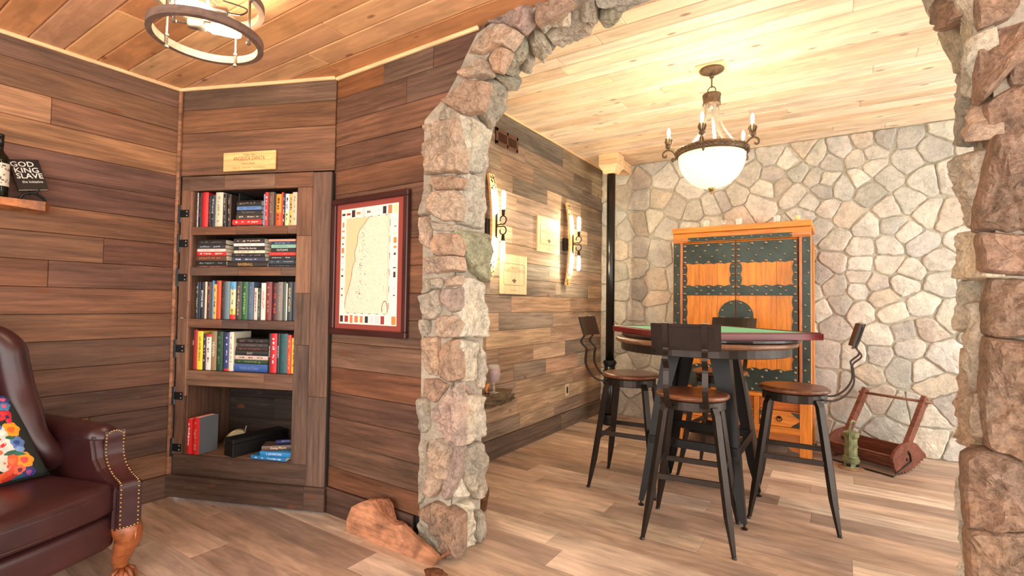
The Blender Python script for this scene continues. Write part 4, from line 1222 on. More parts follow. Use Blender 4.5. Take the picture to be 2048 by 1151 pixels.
for (yy, zz, sy, sz) in ((0, 0.052, 0.32, 0.03), (0, -0.052, 0.32, 0.03), (-0.147, 0, 0.026, 0.13), (0.147, 0, 0.026, 0.13), (0, 0, 0.022, 0.13)):
    cbox('frame_bar', (0.014, sy, sz), 0.002, plain('vent_brown', (92, 60, 44), 0.4, 0.3) if yy == 0 and zz > 0.01 else bpy.data.materials['vent_brown'], (0.008, yy, zz), v)
cbox('dark_duct', (0.003, 0.29, 0.09), 0.0005, M_BLACK, (0.0025, 0, 0), v)
for sgn in (-1, 1):
    for k in range(7):
        cbox('louvre', (0.010, 0.005, 0.088), 0.001, bpy.data.materials['vent_brown'], (0.007, sgn * 0.074 + (k - 3) * 0.0165, 0), v)
cbox('lever', (0.012, 0.006, 0.01), 0.001, M_PEWTER, (0.02, 0.15, -0.02), v)
o = thing('wall_outlet', 'pale cover plate with one dark slot low on the plank wall', 'outlet', (XD + 0.004, 4.485, 0.367))
cbox('cover_plate', (0.008, 0.075, 0.12), 0.002, plain('almond', (206, 182, 150), 0.4), (0.005, 0, 0), o)
cbox('slot', (0.003, 0.03, 0.062), 0.001, M_BLACK, (0.0095, 0, 0.0), o)

# ------------------------------------------------------------------ log shelf with goblet
M_BARK = stone_mat('grey_bark', 0.6, 1.0, 0.8, 0.2)
def lump(name, size, mat, col, parent=None, loc=(0, 0, 0), amp=0.3, freq=6.0, seed=0, subd=4, flat_top=None, flat_bottom=None):
    bm = bmesh.new(); bmesh.ops.create_icosphere(bm, subdivisions=subd, radius=1.0)
    for v_ in bm.verts:
        p = v_.co.copy(); q = Vector((seed, seed * 2, seed * 3))
        k = 1 + amp * (noise.noise(p * freq * 0.3 + q) + 0.5 * noise.noise(p * freq + q))
        v_.co = Vector((p.x * size[0] * k, p.y * size[1] * k, p.z * size[2] * k))
        if flat_top is not None and v_.co.z > flat_top: v_.co.z = flat_top
        if flat_bottom is not None and v_.co.z < flat_bottom: v_.co.z = flat_bottom
    return bmobj(name, bm, mat, parent, col, loc, smooth=False)
sh = lump('log_shelf', (0.12, 0.20, 0.062), M_BARK, (118, 100, 78), None, (XD + 0.10, 3.10, 0.512), 0.28, 8, 3, 4, 0.045)
tag(sh, 'rough grey bark log shelf behind the stone pillar', 'shelf')
g = thing('goblet', 'stemmed glass goblet holding a pinkish-purple candle', 'glass', (XD + 0.14, 3.045, 0.5575))
bm = bmesh.new(); bm_lathe(bm, [(0.0, 0.0), (0.042, 0.0), (0.042, 0.003), (0.008, 0.008), (0.006, 0.02), (0.009, 0.035), (0.006, 0.055), (0.012, 0.068), (0.034, 0.082), (0.046, 0.11), (0.047, 0.14), (0.041, 0.205), (0.039, 0.205), (0.045, 0.14), (0.044, 0.11), (0.032, 0.085), (0.0, 0.075)], 28)
bmobj('glass_body', bm, M_CLEAR, g, smooth=True)
bm = bmesh.new(); bm_lathe(bm, [(0.0, 0.078), (0.031, 0.088), (0.043, 0.112), (0.0435, 0.14), (0.0415, 0.17), (0.0, 0.172)], 28)
bmobj('wax', bm, plain('mauve_wax', (150, 78, 84), 0.5, vary=0.25, vscale=14), g, smooth=True)
o = thing('shell_ornament', 'small curled orange ornament at the foot of the goblet', 'ornament', (XD + 0.13, 2.975, 0.557))
bm = bmesh.new(); bm_tube(bm, smooth_path([(0, 0.0, 0.006), (0, -0.012, 0.03), (0, -0.004, 0.056), (0, 0.014, 0.064), (0, 0.02, 0.05)], 4), [0.006 + 0.006 * math.sin(k / 16 * math.pi) for k in range(17)], 8)
bmobj('curl', bm, plain('orange_glaze', (214, 128, 66), 0.35), o, smooth=True)
cbox('foot', (0.03, 0.022, 0.006), 0.002, M_IRON, (0, 0, 0.003), o)

# ------------------------------------------------------------------ black column with its wooden capital
pc = on_z(1218, 850)
col_x, col_y = -1.985, 4.86
co = thing('column', 'glossy black round steel column under a pine capital', 'column', (col_x, col_y, 0))
bm = bmesh.new(); bm_lathe(bm, [(0.043, 0.62), (0.043, ZF - 0.19)], 32); 
bmobj('shaft', bm, M_BLACK, co, smooth=True)
bm = bmesh.new(); bm_lathe(bm, [(0.055, 0.0), (0.055, 0.63)], 32)
bmobj('lower_sleeve', bm, M_BLACK, co, smooth=True)
for (z, h, r) in ((0.0, 0.10, 0.066), (0.40, 0.06, 0.063), (0.52, 0.03, 0.06), (0.60, 0.05, 0.062)):
    bm = bmesh.new(); bm_lathe(bm, [(r * 0.94, z), (r, z + h * 0.15), (r, z + h * 0.85), (r * 0.94, z + h), (0.0, z + h)], 28)
    cl_ = bmobj('collar', bm, M_BLACKIRON, co, smooth=False)
    for k in range(6):
        a = k * math.tau / 6 + 0.3
        bm = bmesh.new(); bm_lathe(bm, [(0.009, 0), (0.008, 0.006), (0, 0.008)], 8, (r * math.cos(a), r * math.sin(a), z + h / 2), Matrix.Rotation(a, 3, 'Z') @ Matrix.Rotation(math.pi / 2, 3, 'Y'))
        bmobj('bolt', bm, M_BLACKIRON, cl_)
bm = bmesh.new()
bm_box(bm, (0, 0, ZF - 0.062), (0.20, 0.20, 0.12), None, 0.004)
bmobj('capital_box', bm, M_PINE, co, (232, 194, 148))
bm = bmesh.new()
for (s0, z0, s1, z1) in ((0.12, ZF - 0.20, 0.14, ZF - 0.17), (0.14, ZF - 0.17, 0.18, ZF - 0.14), (0.18, ZF - 0.14, 0.20, ZF - 0.12)):
    a = [bm.verts.new((x * s0 / 2, y * s0 / 2, z0)) for x, y in ((-1, -1), (1, -1), (1, 1), (-1, 1))]
    b = [bm.verts.new((x * s1 / 2, y * s1 / 2, z1)) for x, y in ((-1, -1), (1, -1), (1, 1), (-1, 1))]
    for k in range(4): bm.faces.new((a[k], a[(k + 1) % 4], b[(k + 1) % 4], b[k]))
    bm.faces.new(a[::-1]); bm.faces.new(b)
bmobj('moulding', bm, M_PINE, co, (236, 200, 154))
pb_ = cbox('trim_6', (0.11, YE - col_y - 0.13, 0.11), 0.004, M_PINE, (col_x, (YE + col_y) / 2 + 0.04, ZF - 0.057), None, (228, 188, 142))
tag(pb_, 'short pine ceiling beam from the column capital to the stone wall', 'trim', None, 'structure')

# ------------------------------------------------------------------ cranberry scoop and green iron jack
M_REDWOOD = wood_mat('old_red_wood', 0.6, 0.4, 0.3, 0.25, 2.5, 22)
RW = (112, 62, 44)
ang = math.radians(-31)
sc = thing('cranberry_scoop', 'old red-brown wooden cranberry scoop with a bar handle, by the stone wall', 'scoop', (0.20, 4.885, 0), ang)
# local x along the scoop, local y towards the wall
def endboard(x, s=1.0):
    pts = [(-0.155, 0.05), (-0.185, 0.12), (-0.15, 0.165), (-0.07, 0.20), (0.03, 0.212), (0.11, 0.185), (0.17, 0.135), (0.215, 0.105), (0.22, 0.085)]
    for k in range(11):
        t = k / 10
        y = 0.22 - 0.34 * t; z = 0.095 - 0.073 * math.sin(t * math.pi * 0.62)
        pts += [(y, z), (y - 0.006, z - 0.02)]
    pts = [(a, max(b, 0.0)) for a, b in pts]
    bm = bmesh.new()
    bm_prism(bm, pts, lambda u, v, q: Vector((q, u * s, v * s)), x - 0.009, x + 0.009)
    bmesh.ops.triangulate(bm, faces=[f for f in bm.faces if len(f.verts) > 4])
    return bmobj('end_board', bm, M_REDWOOD, sc, RW)
endboard(0.235, 1.1); endboard(-0.235, 1.1)
for k in range(8):
    t = k / 7
    y = -0.162 + 0.03 * t + 0.10 * t ** 3; z = 0.135 - 0.11 * t
    cbox('slat', (0.45, 0.022, 0.011), 0.003, M_REDWOOD, (0, y, z), sc, jit((126, 74, 54), .1), rot=(0.5, 0, 0))
for k in range(4):
    cbox('bottom_slat', (0.45, 0.04, 0.008), 0.002, M_REDWOOD, (0, -0.03 + k * 0.045, 0.03 + k * 0.012), sc, jit((96, 54, 40), .1))
cbox('back_board', (0.45, 0.012, 0.10), 0.002, M_REDWOOD, (0, 0.15, 0.115), sc, RW, rot=(-0.2, 0, 0))
for x in (-0.215, 0.215):
    bm = bmesh.new()
    d = Vector((0, 0.30, 0.385)); p0 = Vector((x, 0.0, 0.145))
    bm_tube(bm, [p0, p0 + d * 0.97, p0 + d], 0.03, flat=(0.062, 0.03), up=Vector((1, 0, 0)))
    bmobj('handle_post', bm, M_REDWOOD, sc, (118, 70, 52))
bm = bmesh.new(); bm_tube(bm, [(-0.255, 0.279, 0.503), (0.265, 0.279, 0.503)], 0.011, 12)
bmobj('handle_bar', bm, M_REDWOOD, sc, (140, 104, 82), smooth=True)
bm = bmesh.new()
bm_tube(bm, [(0.25, 0.0, 0.155), (0.25, 0.02, 0.125), (0.252, 0.02, 0.085), (0.252, -0.21, 0.008), (-0.252, -0.21, 0.008), (-0.252, -0.10, 0.05)], 0.006, 8)
bmobj('wire_foot', bm, M_IRON, sc)
for (y, z) in ((0.0, 0.157), (-0.02, 0.105)):
    bm = bmesh.new(); bm_lathe(bm, [(0.012, 0), (0.010, 0.006), (0, 0.009)], 10, (0.244, y, z), Matrix.Rotation(math.pi / 2, 3, 'Y'))
    bmobj('bolt', bm, M_IRON, sc)
M_GREENIRON = plain('green_rusty_iron', (122, 124, 88), 0.6, 0.3, vary=0.4, vscale=22, bump=0.4, bscale=120)
M_RUST = plain('rust', (150, 112, 80), 0.75, 0.2, vary=0.3, vscale=30)
jk = thing('iron_jack', 'small worn green cast-iron jack standing before the scoop', 'jack', (0.055, 4.655, 0))
bm = bmesh.new(); bm_lathe(bm, [(0.084, 0.0), (0.086, 0.006), (0.07, 0.012), (0.0, 0.013)], 36); bmobj('base_plate', bm, M_RUST, jk, smooth=False)
bm = bmesh.new(); bm_lathe(bm, [(0.056, 0.012), (0.05, 0.03), (0.05, 0.045), (0.058, 0.05), (0.06, 0.072), (0.05, 0.078), (0.054, 0.085), (0.05, 0.09), (0.044, 0.095), (0.042, 0.16), (0.047, 0.163), (0.047, 0.175), (0.042, 0.178), (0.043, 0.225), (0.054, 0.245), (0.056, 0.27), (0.048, 0.275), (0.0, 0.272)], 12)
bd_ = bmobj('body', bm, M_GREENIRON, jk)
for k in range(5):
    a = k * math.tau / 5 - 1.9
    bm = bmesh.new(); bm_lathe(bm, [(0.014, 0.0), (0.014, 0.003), (0, 0.004)], 12, (0.0505 * math.cos(a), 0.0505 * math.sin(a), 0.032), Matrix.Rotation(a, 3, 'Z') @ Matrix.Rotation(math.pi / 2, 3, 'Y'), 0.75, 1.2)
    bmobj('vent_hole', bm, M_BLACK, bd_)
bm = bmesh.new(); bm_tube(bm, [(-0.005, -0.05, 0.20), (-0.005, -0.05, 0.30), (0.0, -0.046, 0.345), (0.004, -0.03, 0.362), (0.02, -0.02, 0.352)], 0.012, flat=(0.026, 0.014))
bmobj('lever', bm, M_GREENIRON, jk)
bm = bmesh.new(); bm_box(bm, (-0.005, -0.05, 0.165), (0.022, 0.016, 0.15), None, 0.003); bmobj('rack', bm, M_GREENIRON, jk)

# ------------------------------------------------------------------ bookcase door
bc = thing('bookcase_door', 'hinged dark plank bookcase set into the angled wall', 'bookcase', bpt(0, 0, 0), BYAW)
# local x along the wall, local -y towards the room
def bb_(name, s0, s1, z0, z1, y0, y1, col=None, vert=False, mat=M_BARN, parent=bc, bev=0.002):
    c = ((s0 + s1) / 2, (y0 + y1) / 2, (z0 + z1) / 2)
    col = col or brown(0.88)
    if vert:
        o = cbox(name, (z1 - z0 - 0.001, y1 - y0, s1 - s0 - 0.001), bev, mat, c, parent, col); o.rotation_euler = (0, math.pi / 2, 0)
        return o
    return cbox(name, (s1 - s0 - 0.001, y1 - y0, z1 - z0 - 0.001), bev, mat, c, parent, col)
OL, OR_ = 0.104, 0.832
DEP = 0.36
DK = (84, 60, 46)
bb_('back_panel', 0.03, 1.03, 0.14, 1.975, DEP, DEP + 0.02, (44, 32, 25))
bb_('side_panel', 0.05, OL, 0.14, 1.97, 0.004, DEP, (96, 68, 52), True)
bb_('side_panel', OR_, 0.90, 0.14, 1.97, 0.004, DEP, (70, 50, 40), True)
bb_('top_panel', 0.05, 0.92, 1.892, 1.972, 0.004, DEP, (70, 50, 40))
for (z0, z1, c) in ((0.27, 0.62, (98, 70, 54)), (0.62, 1.10, (106, 76, 58)), (1.10, 1.55, (110, 78, 58)), (1.55, 1.975, (116, 80, 58))):
    bb_('stile_board', 0.026, 0.088, z0, z1, -0.014, 0.004, jit(c, .05), True)
for (z0, z1) in ((0.62, 1.20), (1.20, 1.69), (1.69, 1.888)):
    bb_('stile_edge', 0.088, OL, z0, z1, -0.012, 0.004, jit((140, 102, 80), .06), True)
for (z0, z1, c) in ((0.265, 0.955, (96, 74, 62)), (0.955, 1.26, (108, 82, 66)), (1.26, 1.60, (128, 92, 68)), (1.60, 1.888, (118, 82, 60))):
    bb_('stile_board', OR_, 0.932, z0, z1, -0.014, 0.004, c, True)
for (z0, z1, c) in ((0.145, 0.66, (100, 78, 66)), (0.66, 1.975, (108, 80, 64))):
    bb_('stile_board', 0.934, 1.054, z0, z1, -0.016, 0.004, c, True)
for (s0, s1, c) in ((0.026, 0.33, (112, 82, 64)), (0.33, 0.68, (132, 98, 76)), (0.68, 0.932, (120, 80, 56))):
    bb_('top_board', s0, s1, 1.888, 1.978, -0.014, 0.004, c)
bb_('bottom_rail', 0.02, 0.934, 0.145, 0.268, -0.012, 0.004, (86, 66, 54))
bb_('skirt_board', -0.004, 0.935, 0.012, 0.145, -0.036, -0.016, (84, 62, 50))
bb_('skirt_board', 0.935, 1.066, 0.012, 0.147, -0.036, -0.016, (88, 66, 54))
bb_('skirt_backing', 0.02, 1.05, 0.014, 0.146, -0.016, 0.06, (60, 44, 36))
bb_('door_edge', 1.055, 1.062, 0.15, 1.97, -0.012, 0.2, mat=M_SHADOW)
SHELF = [(1.613, 1.664, [(0.10, 0.42, (126, 82, 56)), (0.42, 0.77, (120, 78, 56)), (0.77, 0.832, (122, 88, 70))]),
         (1.362, 1.415, [(0.10, 0.44, (104, 78, 62)), (0.44, 0.735, (116, 80, 58)), (0.735, 0.832, (110, 84, 70))]),
         (1.041, 1.095, [(0.10, 0.34, (116, 78, 58)), (0.34, 0.52, (96, 74, 64)), (0.52, 0.832, (94, 70, 58))]),
         (0.688, 0.780, [(0.10, 0.64, (126, 94, 72)), (0.64, 0.832, (120, 88, 70))])]
for (z0, z1, pcs) in SHELF:
    sb = bb_('shelf', OL - 0.002, OR_ + 0.002, z0 + 0.012, z1, 0.002, DEP, (92, 68, 54))
    for (s0, s1, c) in pcs:
        o = bb_('shelf_front', s0, s1, z0, z1, -0.012, 0.002, c, parent=None)
        o.parent = sb; o.matrix_parent_inverse = sb.matrix_basis.inverted()
bb_('shelf', OL - 0.03, OR_ + 0.03, 0.20, 0.270, 0.002, DEP, (128, 96, 76))
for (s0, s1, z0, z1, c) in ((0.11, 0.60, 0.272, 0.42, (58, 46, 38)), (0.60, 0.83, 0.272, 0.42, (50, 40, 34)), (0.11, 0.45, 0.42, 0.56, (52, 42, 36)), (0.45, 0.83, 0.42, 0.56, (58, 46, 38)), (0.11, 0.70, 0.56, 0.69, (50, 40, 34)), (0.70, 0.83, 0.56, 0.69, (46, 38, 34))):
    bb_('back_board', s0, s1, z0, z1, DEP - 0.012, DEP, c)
M_HINGE = plain('hinge_black', (20, 20, 20), 0.4, 0.4)
for k, (px_, py_) in enumerate(((366, 428), (366, 487), (364, 555), (363, 696), (361, 790), (361, 893))):
    s_, z_ = on_b(px_, py_)
    hp = cbox('hinge_leaf', (0.062, 0.004, 0.046), 0.001, M_HINGE, (0.055, -0.0165, z_), bc)
    bm = bmesh.new(); bm_tube(bm, [(0.018, -0.018, z_ - 0.055), (0.018, -0.018, z_ + 0.055)], 0.008, 10)
    bmobj('hinge_barrel', bm, M_HINGE, hp).matrix_parent_inverse = hp.matrix_basis.inverted()
    for (dx, dz) in ((0.018, 0.012), (0.018, -0.012)):
        bm = bmesh.new(); bm_lathe(bm, [(0.005, 0), (0.004, 0.002), (0, 0.003)], 8, (0.055 + dx, -0.0185, z_ + dz), Matrix.Rotation(math.pi / 2, 3, 'X'))
        bmobj('screw', bm, M_PEWTER, hp).matrix_parent_inverse = hp.matrix_basis.inverted()

# ------------------------------------------------------------------ books
M_COVER = plain('book_cover', (200, 200, 200), 0.45, use_obj=True)
M_PAPER = plain('book_pages', (226, 214, 192), 0.85)
def book_parts(t, w, h, d, col, title=None, tcol=(230, 224, 210), seed=0, bands=(), tsize=0.62):
    """upright book: spine at y=0 facing -y, thickness w along x, height h along z"""
    r = random.Random(seed)
    bm = bmesh.new(); th = 0.0022
    n = 5
    # rounded spine
    prof = [(-w / 2 + w * k / n, -0.22 * w * math.sin(math.pi * k / n) * 0.5 + 0.0) for k in range(n + 1)]
    outer = prof; inner = [(x * 0.86, y + th) for x, y in prof]
    poly = outer + inner[::-1]
    bm_prism(bm, poly, lambda u, v, q: Vector((u, v, q)), 0.0, h)
    for sx in (-1, 1): bm_box(bm, (sx * (w / 2 - th / 2), d / 2, h / 2), (th, d, h))
    bmesh.ops.triangulate(bm, faces=[f for f in bm.faces if len(f.verts) > 4])
    cv = bmobj('cover', bm, M_COVER, t, col)
    bm = bmesh.new(); bm_box(bm, (0, d / 2 + 0.002, h / 2), (max(w - 2 * th - 0.0004, 0.002), d - 0.006, h - 0.006))
    bmobj('pages', bm, M_PAPER, t)
    y = -0.11 * w - 0.0006
    for (z0, z1, bc_) in bands:
        bm = bmesh.new(); bm_prism(bm, [(x * 0.99, yy - 0.0004) for x, yy in prof] + [(x * 0.9, yy + 0.001) for x, yy in prof[::-1]], lambda u, v, q: Vector((u, v, q)), h * z0, h * z1)
        bmesh.ops.triangulate(bm, faces=[f for f in bm.faces if len(f.verts) > 4])
        bmobj('printed_band', bm, M_COVER, cv, bc_)
    if title:
        size = w * tsize
        L = len(title) * size * 0.62
        sq = min(1.0, h * 0.8 / L)
        text_obj(title, size, M_INK, cv, plane_M((0, y, h * 0.54), (0, 0, -1), (1, 0, 0)), 'title', tcol, sq, bold=size * 0.012)
    elif tcol:
        bm = bmesh.new(); z = h * 0.88
        while z > h * 0.18:
            L = r.uniform(0.006, 0.02)
            bm_box(bm, (r.uniform(-0.06, 0.06) * w, y + 0.0002, z - L / 2), (w * r.uniform(0.16, 0.34), 0.0006, L))
            z -= L + r.choice((0.004, 0.004, 0.012, 0.03))
        bmobj('title_marks', bm, M_INK, cv, tcol)['kind'] = 'stuff'
    return cv
ORD = ['first', 'second', 'third', 'fourth', 'fifth', 'sixth', 'seventh', 'eighth', 'ninth', 'tenth', 'eleventh', 'twelfth', 'thirteenth', 'fourteenth', 'fifteenth', 'sixteenth', 'seventeenth', 'eighteenth', 'nineteenth', 'twentieth', 'twenty-first', 'twenty-second', 'twenty-third', 'twenty-fourth']
BK = [0]; PREV = [OL]
def upright(row, shelf, zb, ox, oy, sc, ym, prev=None):
    far = shelf.endswith(' far'); shelf = shelf.replace(' far', '')
    if shelf == 'third' and far: far = False; k = 12
    else: k = 0
    prev = prev or OL + 0.001
    for (a, b, top, col, desc, title, tcol, extra) in row:
        off = extra.get('off', -0.022)
        s0, _ = on_b(ox + a / sc, ym, off); s1, _ = on_b(ox + b / sc, ym, off)
        _, zt = on_b(ox + (a + b) / 2 / sc, oy + top / sc, off)
        s0 = max(s0, prev + 0.0006); w = max(0.007, s1 - s0)
        s0 = min(s0, OR_ - w - 0.001)
        prev = s0 + w
        h = max(0.12, zt - zb - 0.002)
        BK[0] += 1
        t = thing('book', ('%s, %s past the stack, %s shelf' if far else '%s, %s from the hinges, %s shelf') % (desc, ORD[k], shelf), 'book', bpt(s0 + w / 2, off - rnd.uniform(0, 0.006), zb + 0.001), BYAW, 'books on the %s shelf' % shelf)
        book_parts(t, w, h, min(0.15, 0.5 * h + 0.03), col, title, tcol, BK[0], extra.get('bands', ()), extra.get('ts', 0.62))
        k += 1
    PREV[0] = prev
def stack(rows, shelf, which, s0, zb, ox, oy, sc, off=-0.03, smin=OL):
    """lying books, bottom first; each row (length px, thickness px, colour, desc, title, tcol, shift px)"""
    z = zb + 0.0008; n = len(rows)
    for k, (a, b, th, col, desc, title, tcol, d) in enumerate(rows):
        sa, _ = on_b(ox + a / sc, oy, off); sb, _ = on_b(ox + b / sc, oy, off)
        sa = max(sa, smin + 0.001); sb = min(sb, OR_ - 0.002)
        w = th
        BK[0] += 1
        t = thing('book', ('%s, %s from the top of the %s stack, %s shelf' % (desc, ORD[n - 1 - k], which, shelf)).replace('the only stack', 'the stack'), 'book', bpt(sb, off - rnd.uniform(0, 0.008), z + w / 2), BYAW, 'books on the %s shelf' % shelf)
        t.rotation_euler = (0, -math.pi / 2, BYAW)
        book_parts(t, w, sb - sa, d, col, title, tcol, BK[0], (), 0.66)
        z += w + 0.0006
BLK, WHT, CRM, RED, NVY = (26, 25, 27), (226, 222, 212), (218, 204, 176), (206, 40, 36), (34, 44, 84)
W_, G_, Y_ = (230, 226, 216), (150, 140, 116), (206, 176, 90)
e = {}
T1 = (340, 340, 3.385)
upright([(158, 186, 152, (212, 210, 204), 'white book with black speckled spine', None, (40, 40, 40), e), (187, 212, 150, (28, 22, 24), 'black book with a dark red title', None, (120, 40, 40), e),
         (215, 256, 148, (200, 34, 32), 'plain glossy red hardback', None, None, e), (258, 274, 168, BLK, 'thin black paperback', None, (110, 90, 90), e), (275, 306, 168, (40, 42, 48), 'charcoal paperback', None, (150, 150, 156), e),
         (309, 358, 150, (206, 194, 164), 'thick cream hardback', None, (150, 150, 130), e), (360, 384, 160, (34, 28, 26), 'dark brown-black book', None, (160, 140, 120), e), (387, 412, 162, (52, 38, 30), 'dark brown book with tan lettering', None, (166, 128, 96), {'bands': ()}),
         (414, 440, 158, (44, 44, 42), 'dark grey book set back', None, None, {'off': -0.08})], 'top', 1.664, *T1, 415)
stack([(398, 628, 0.013, (58, 38, 30), 'thin dark brown book', None, (150, 120, 90), 0.15), (400, 620, 0.033, (206, 44, 40), 'bright red paperback', None, (236, 200, 190), 0.15), (446, 618, 0.030, (66, 58, 52), 'charcoal book with pale script', None, (190, 170, 140), 0.15),
       (447, 615, 0.028, (42, 36, 36), 'dark book with faint title', 'The Summer', (120, 104, 96), 0.15), (447, 612, 0.022, (96, 130, 176), 'light blue book', None, (60, 84, 130), 0.15), (446, 612, 0.036, (24, 22, 22), 'black book', None, (116, 96, 70), 0.15)],
      'top', 'only', 0, 1.664, 340, 450, 3.385, smin=PREV[0])
upright([(632, 640, 160, (126, 164, 200), 'thin sky blue book', None, (90, 110, 140), e), (641, 663, 148, (206, 52, 50), 'red book with white lettering', None, (240, 220, 214), e), (666, 704, 148, (104, 72, 58), 'brown hardback with spotted spine', None, (150, 110, 96), e),
         (705, 714, 152, (30, 34, 32), 'thin black-green book', None, None, e), (715, 752, 160, (240, 142, 32), 'orange book with black figure', None, (90, 40, 14), {'bands': ((0.0, 0.42, (228, 84, 24)),)}), (753, 765, 148, (206, 56, 34), 'narrow red-orange book', None, None, e),
         (766, 777, 156, (38, 32, 30), 'narrow black book with white dots', None, W_, e), (780, 805, 158, (206, 214, 220), 'pale blue and yellow book', None, (40, 44, 50), {'bands': ((0.0, 0.45, (232, 222, 150)),)}), (806, 826, 158, (226, 176, 90), 'yellow-tan book with black print', None, (40, 30, 20), e),
         (827, 858, 148, (220, 198, 164), 'tall cream book beside the frame', None, (170, 140, 110), e)], 'top far', 1.664, *T1, 415)
stack([(160, 385, 0.012, (110, 60, 46), 'thin red-brown book', None, (170, 130, 100), 0.15), (165, 378, 0.028, (30, 32, 32), 'black-green book', None, (120, 120, 110), 0.15), (162, 380, 0.033, (92, 58, 44), 'brown book with orange title', None, (170, 100, 60), 0.15), (158, 372, 0.024, (206, 40, 36), 'bright red book', None, (240, 210, 200), 0.15),
       (164, 370, 0.017, (232, 206, 190), 'pale pink-white book', None, (190, 150, 140), 0.15), (160, 368, 0.025, (52, 52, 56), 'charcoal book', None, (170, 170, 174), 0.15), (162, 370, 0.031, (40, 34, 30), 'black-brown book', None, (90, 76, 60), 0.15)], 'second', 'hinge-side', 0, 1.415, 340, 520, 3.385)
stack([(388, 656, 0.036, (48, 38, 30), 'thick brown-black book with gold capitals', 'BASEBALL', (186, 140, 70), 0.16), (420, 648, 0.026, (56, 60, 76), 'slate blue book', None, (176, 176, 186), 0.15), (412, 636, 0.024, (34, 28, 30), 'black book with faint letters', None, (110, 100, 100), 0.15), (430, 638, 0.017, (224, 206, 176), 'cream book with a dot', None, (150, 130, 100), 0.15),
       (428, 636, 0.025, (38, 30, 30), 'black book with white script', 'I Have No Secrets', (214, 206, 196), 0.15), (428, 636, 0.017, (228, 222, 214), 'white book with a red dot', None, (170, 160, 150), 0.15), (426, 634, 0.030, (56, 44, 40), 'dark brown book', None, (180, 160, 140), 0.15)], 'second', 'middle', 0, 1.415, 340, 520, 3.385)
stack([(664, 846, 0.019, (36, 36, 38), 'black book', None, (90, 90, 90), 0.16), (664, 846, 0.028, (48, 54, 62), 'slate charcoal book', None, (120, 124, 130), 0.16), (666, 846, 0.024, (38, 38, 40), 'black book with grey title', None, (160, 160, 160), 0.16), (668, 847, 0.020, (206, 54, 44), 'red book', None, (226, 130, 110), 0.15),
       (680, 846, 0.024, (34, 34, 34), 'black book with large white capitals', 'OUTLAWS', (206, 204, 196), 0.15), (680, 847, 0.021, (140, 176, 156), 'pale teal book', None, (100, 140, 120), 0.15), (684, 847, 0.018, (36, 56, 80), 'navy book', None, (130, 150, 170), 0.15), (664, 847, 0.014, (214, 150, 126), 'thin salmon pink book', None, None, 0.15)], 'second', 'far', 0, 1.415, 340, 520, 3.385)
T3 = (380, 550, 11.51)
upright([(125, 180, 150, (40, 46, 44), 'dark green-grey book', None, (170, 180, 150), e), (184, 225, 150, (36, 42, 66), 'thin navy book', None, None, e), (230, 318, 150, (28, 30, 40), 'black book with white capitals', 'BEYOND RISK', (226, 224, 220), e), (338, 385, 145, (214, 190, 166), 'thin cream-pink book', None, None, {'ts': 0.6}),
         (388, 488, 150, (70, 50, 44), 'dark brown book with red lettering', None, (176, 90, 60), e), (492, 538, 118, (84, 132, 164), 'blue hardback beside the yellow book', None, None, e), (540, 604, 205, (232, 172, 84), 'short yellow book with black title', None, (60, 44, 30), e), (606, 706, 118, (196, 74, 34), 'plain burnt orange hardback', None, None, e),
         (710, 800, 150, (44, 36, 34), 'black-brown book', None, (90, 60, 44), e), (804, 912, 140, (104, 124, 132), 'plain steel blue hardback', None, None, e), (916, 1046, 145, (214, 206, 160), 'colourful book, blue top and red foot', None, (130, 120, 110), {'bands': ((0.0, 0.13, (214, 48, 36)), (0.13, 0.3, (214, 200, 90)), (0.80, 1.0, (84, 160, 206)))}),
         (1050, 1188, 140, (64, 54, 52), 'dark taupe book', None, (150, 130, 110), {'bands': ()})], 'third', 1.095, *T3, 605)
T3b = (480, 550, 11.51)
upright([(38, 172, 145, (44, 92, 50), 'bright green hardback', None, (120, 160, 90), e), (176, 300, 150, (76, 94, 116), 'blue-grey hardback', None, (110, 120, 140), e), (318, 402, 290, (216, 194, 176), 'short pale pink book', None, (150, 110, 100), e), (404, 468, 295, (40, 46, 40), 'short dark green book', None, (140, 150, 130), e),
         (474, 584, 172, (228, 218, 200), 'white book with red capitals', 'HOUSE LOST', (190, 34, 40), {'ts': 0.55}), (590, 728, 150, (120, 50, 44), 'maroon hardback', None, (170, 100, 80), e), (732, 856, 170, (70, 34, 36), 'dark red-black book', None, (180, 60, 50), e), (862, 980, 152, (124, 112, 102), 'taupe grey hardback', None, (150, 138, 124), e),
         (984, 1050, 152, (84, 92, 80), 'grey-green hardback', None, None, e), (1052, 1074, 185, (228, 222, 210), 'very thin white book', None, None, e), (1076, 1190, 150, (48, 52, 54), 'black book with tan capitals', 'SILENT WITNESS', (200, 184, 150), {'ts': 0.6}), (1194, 1250, 150, (30, 42, 52), 'dark navy book beside the frame', None, None, e)], 'third far', 1.095, *T3b, 605, PREV[0])
T4 = (370, 650, 11.51)
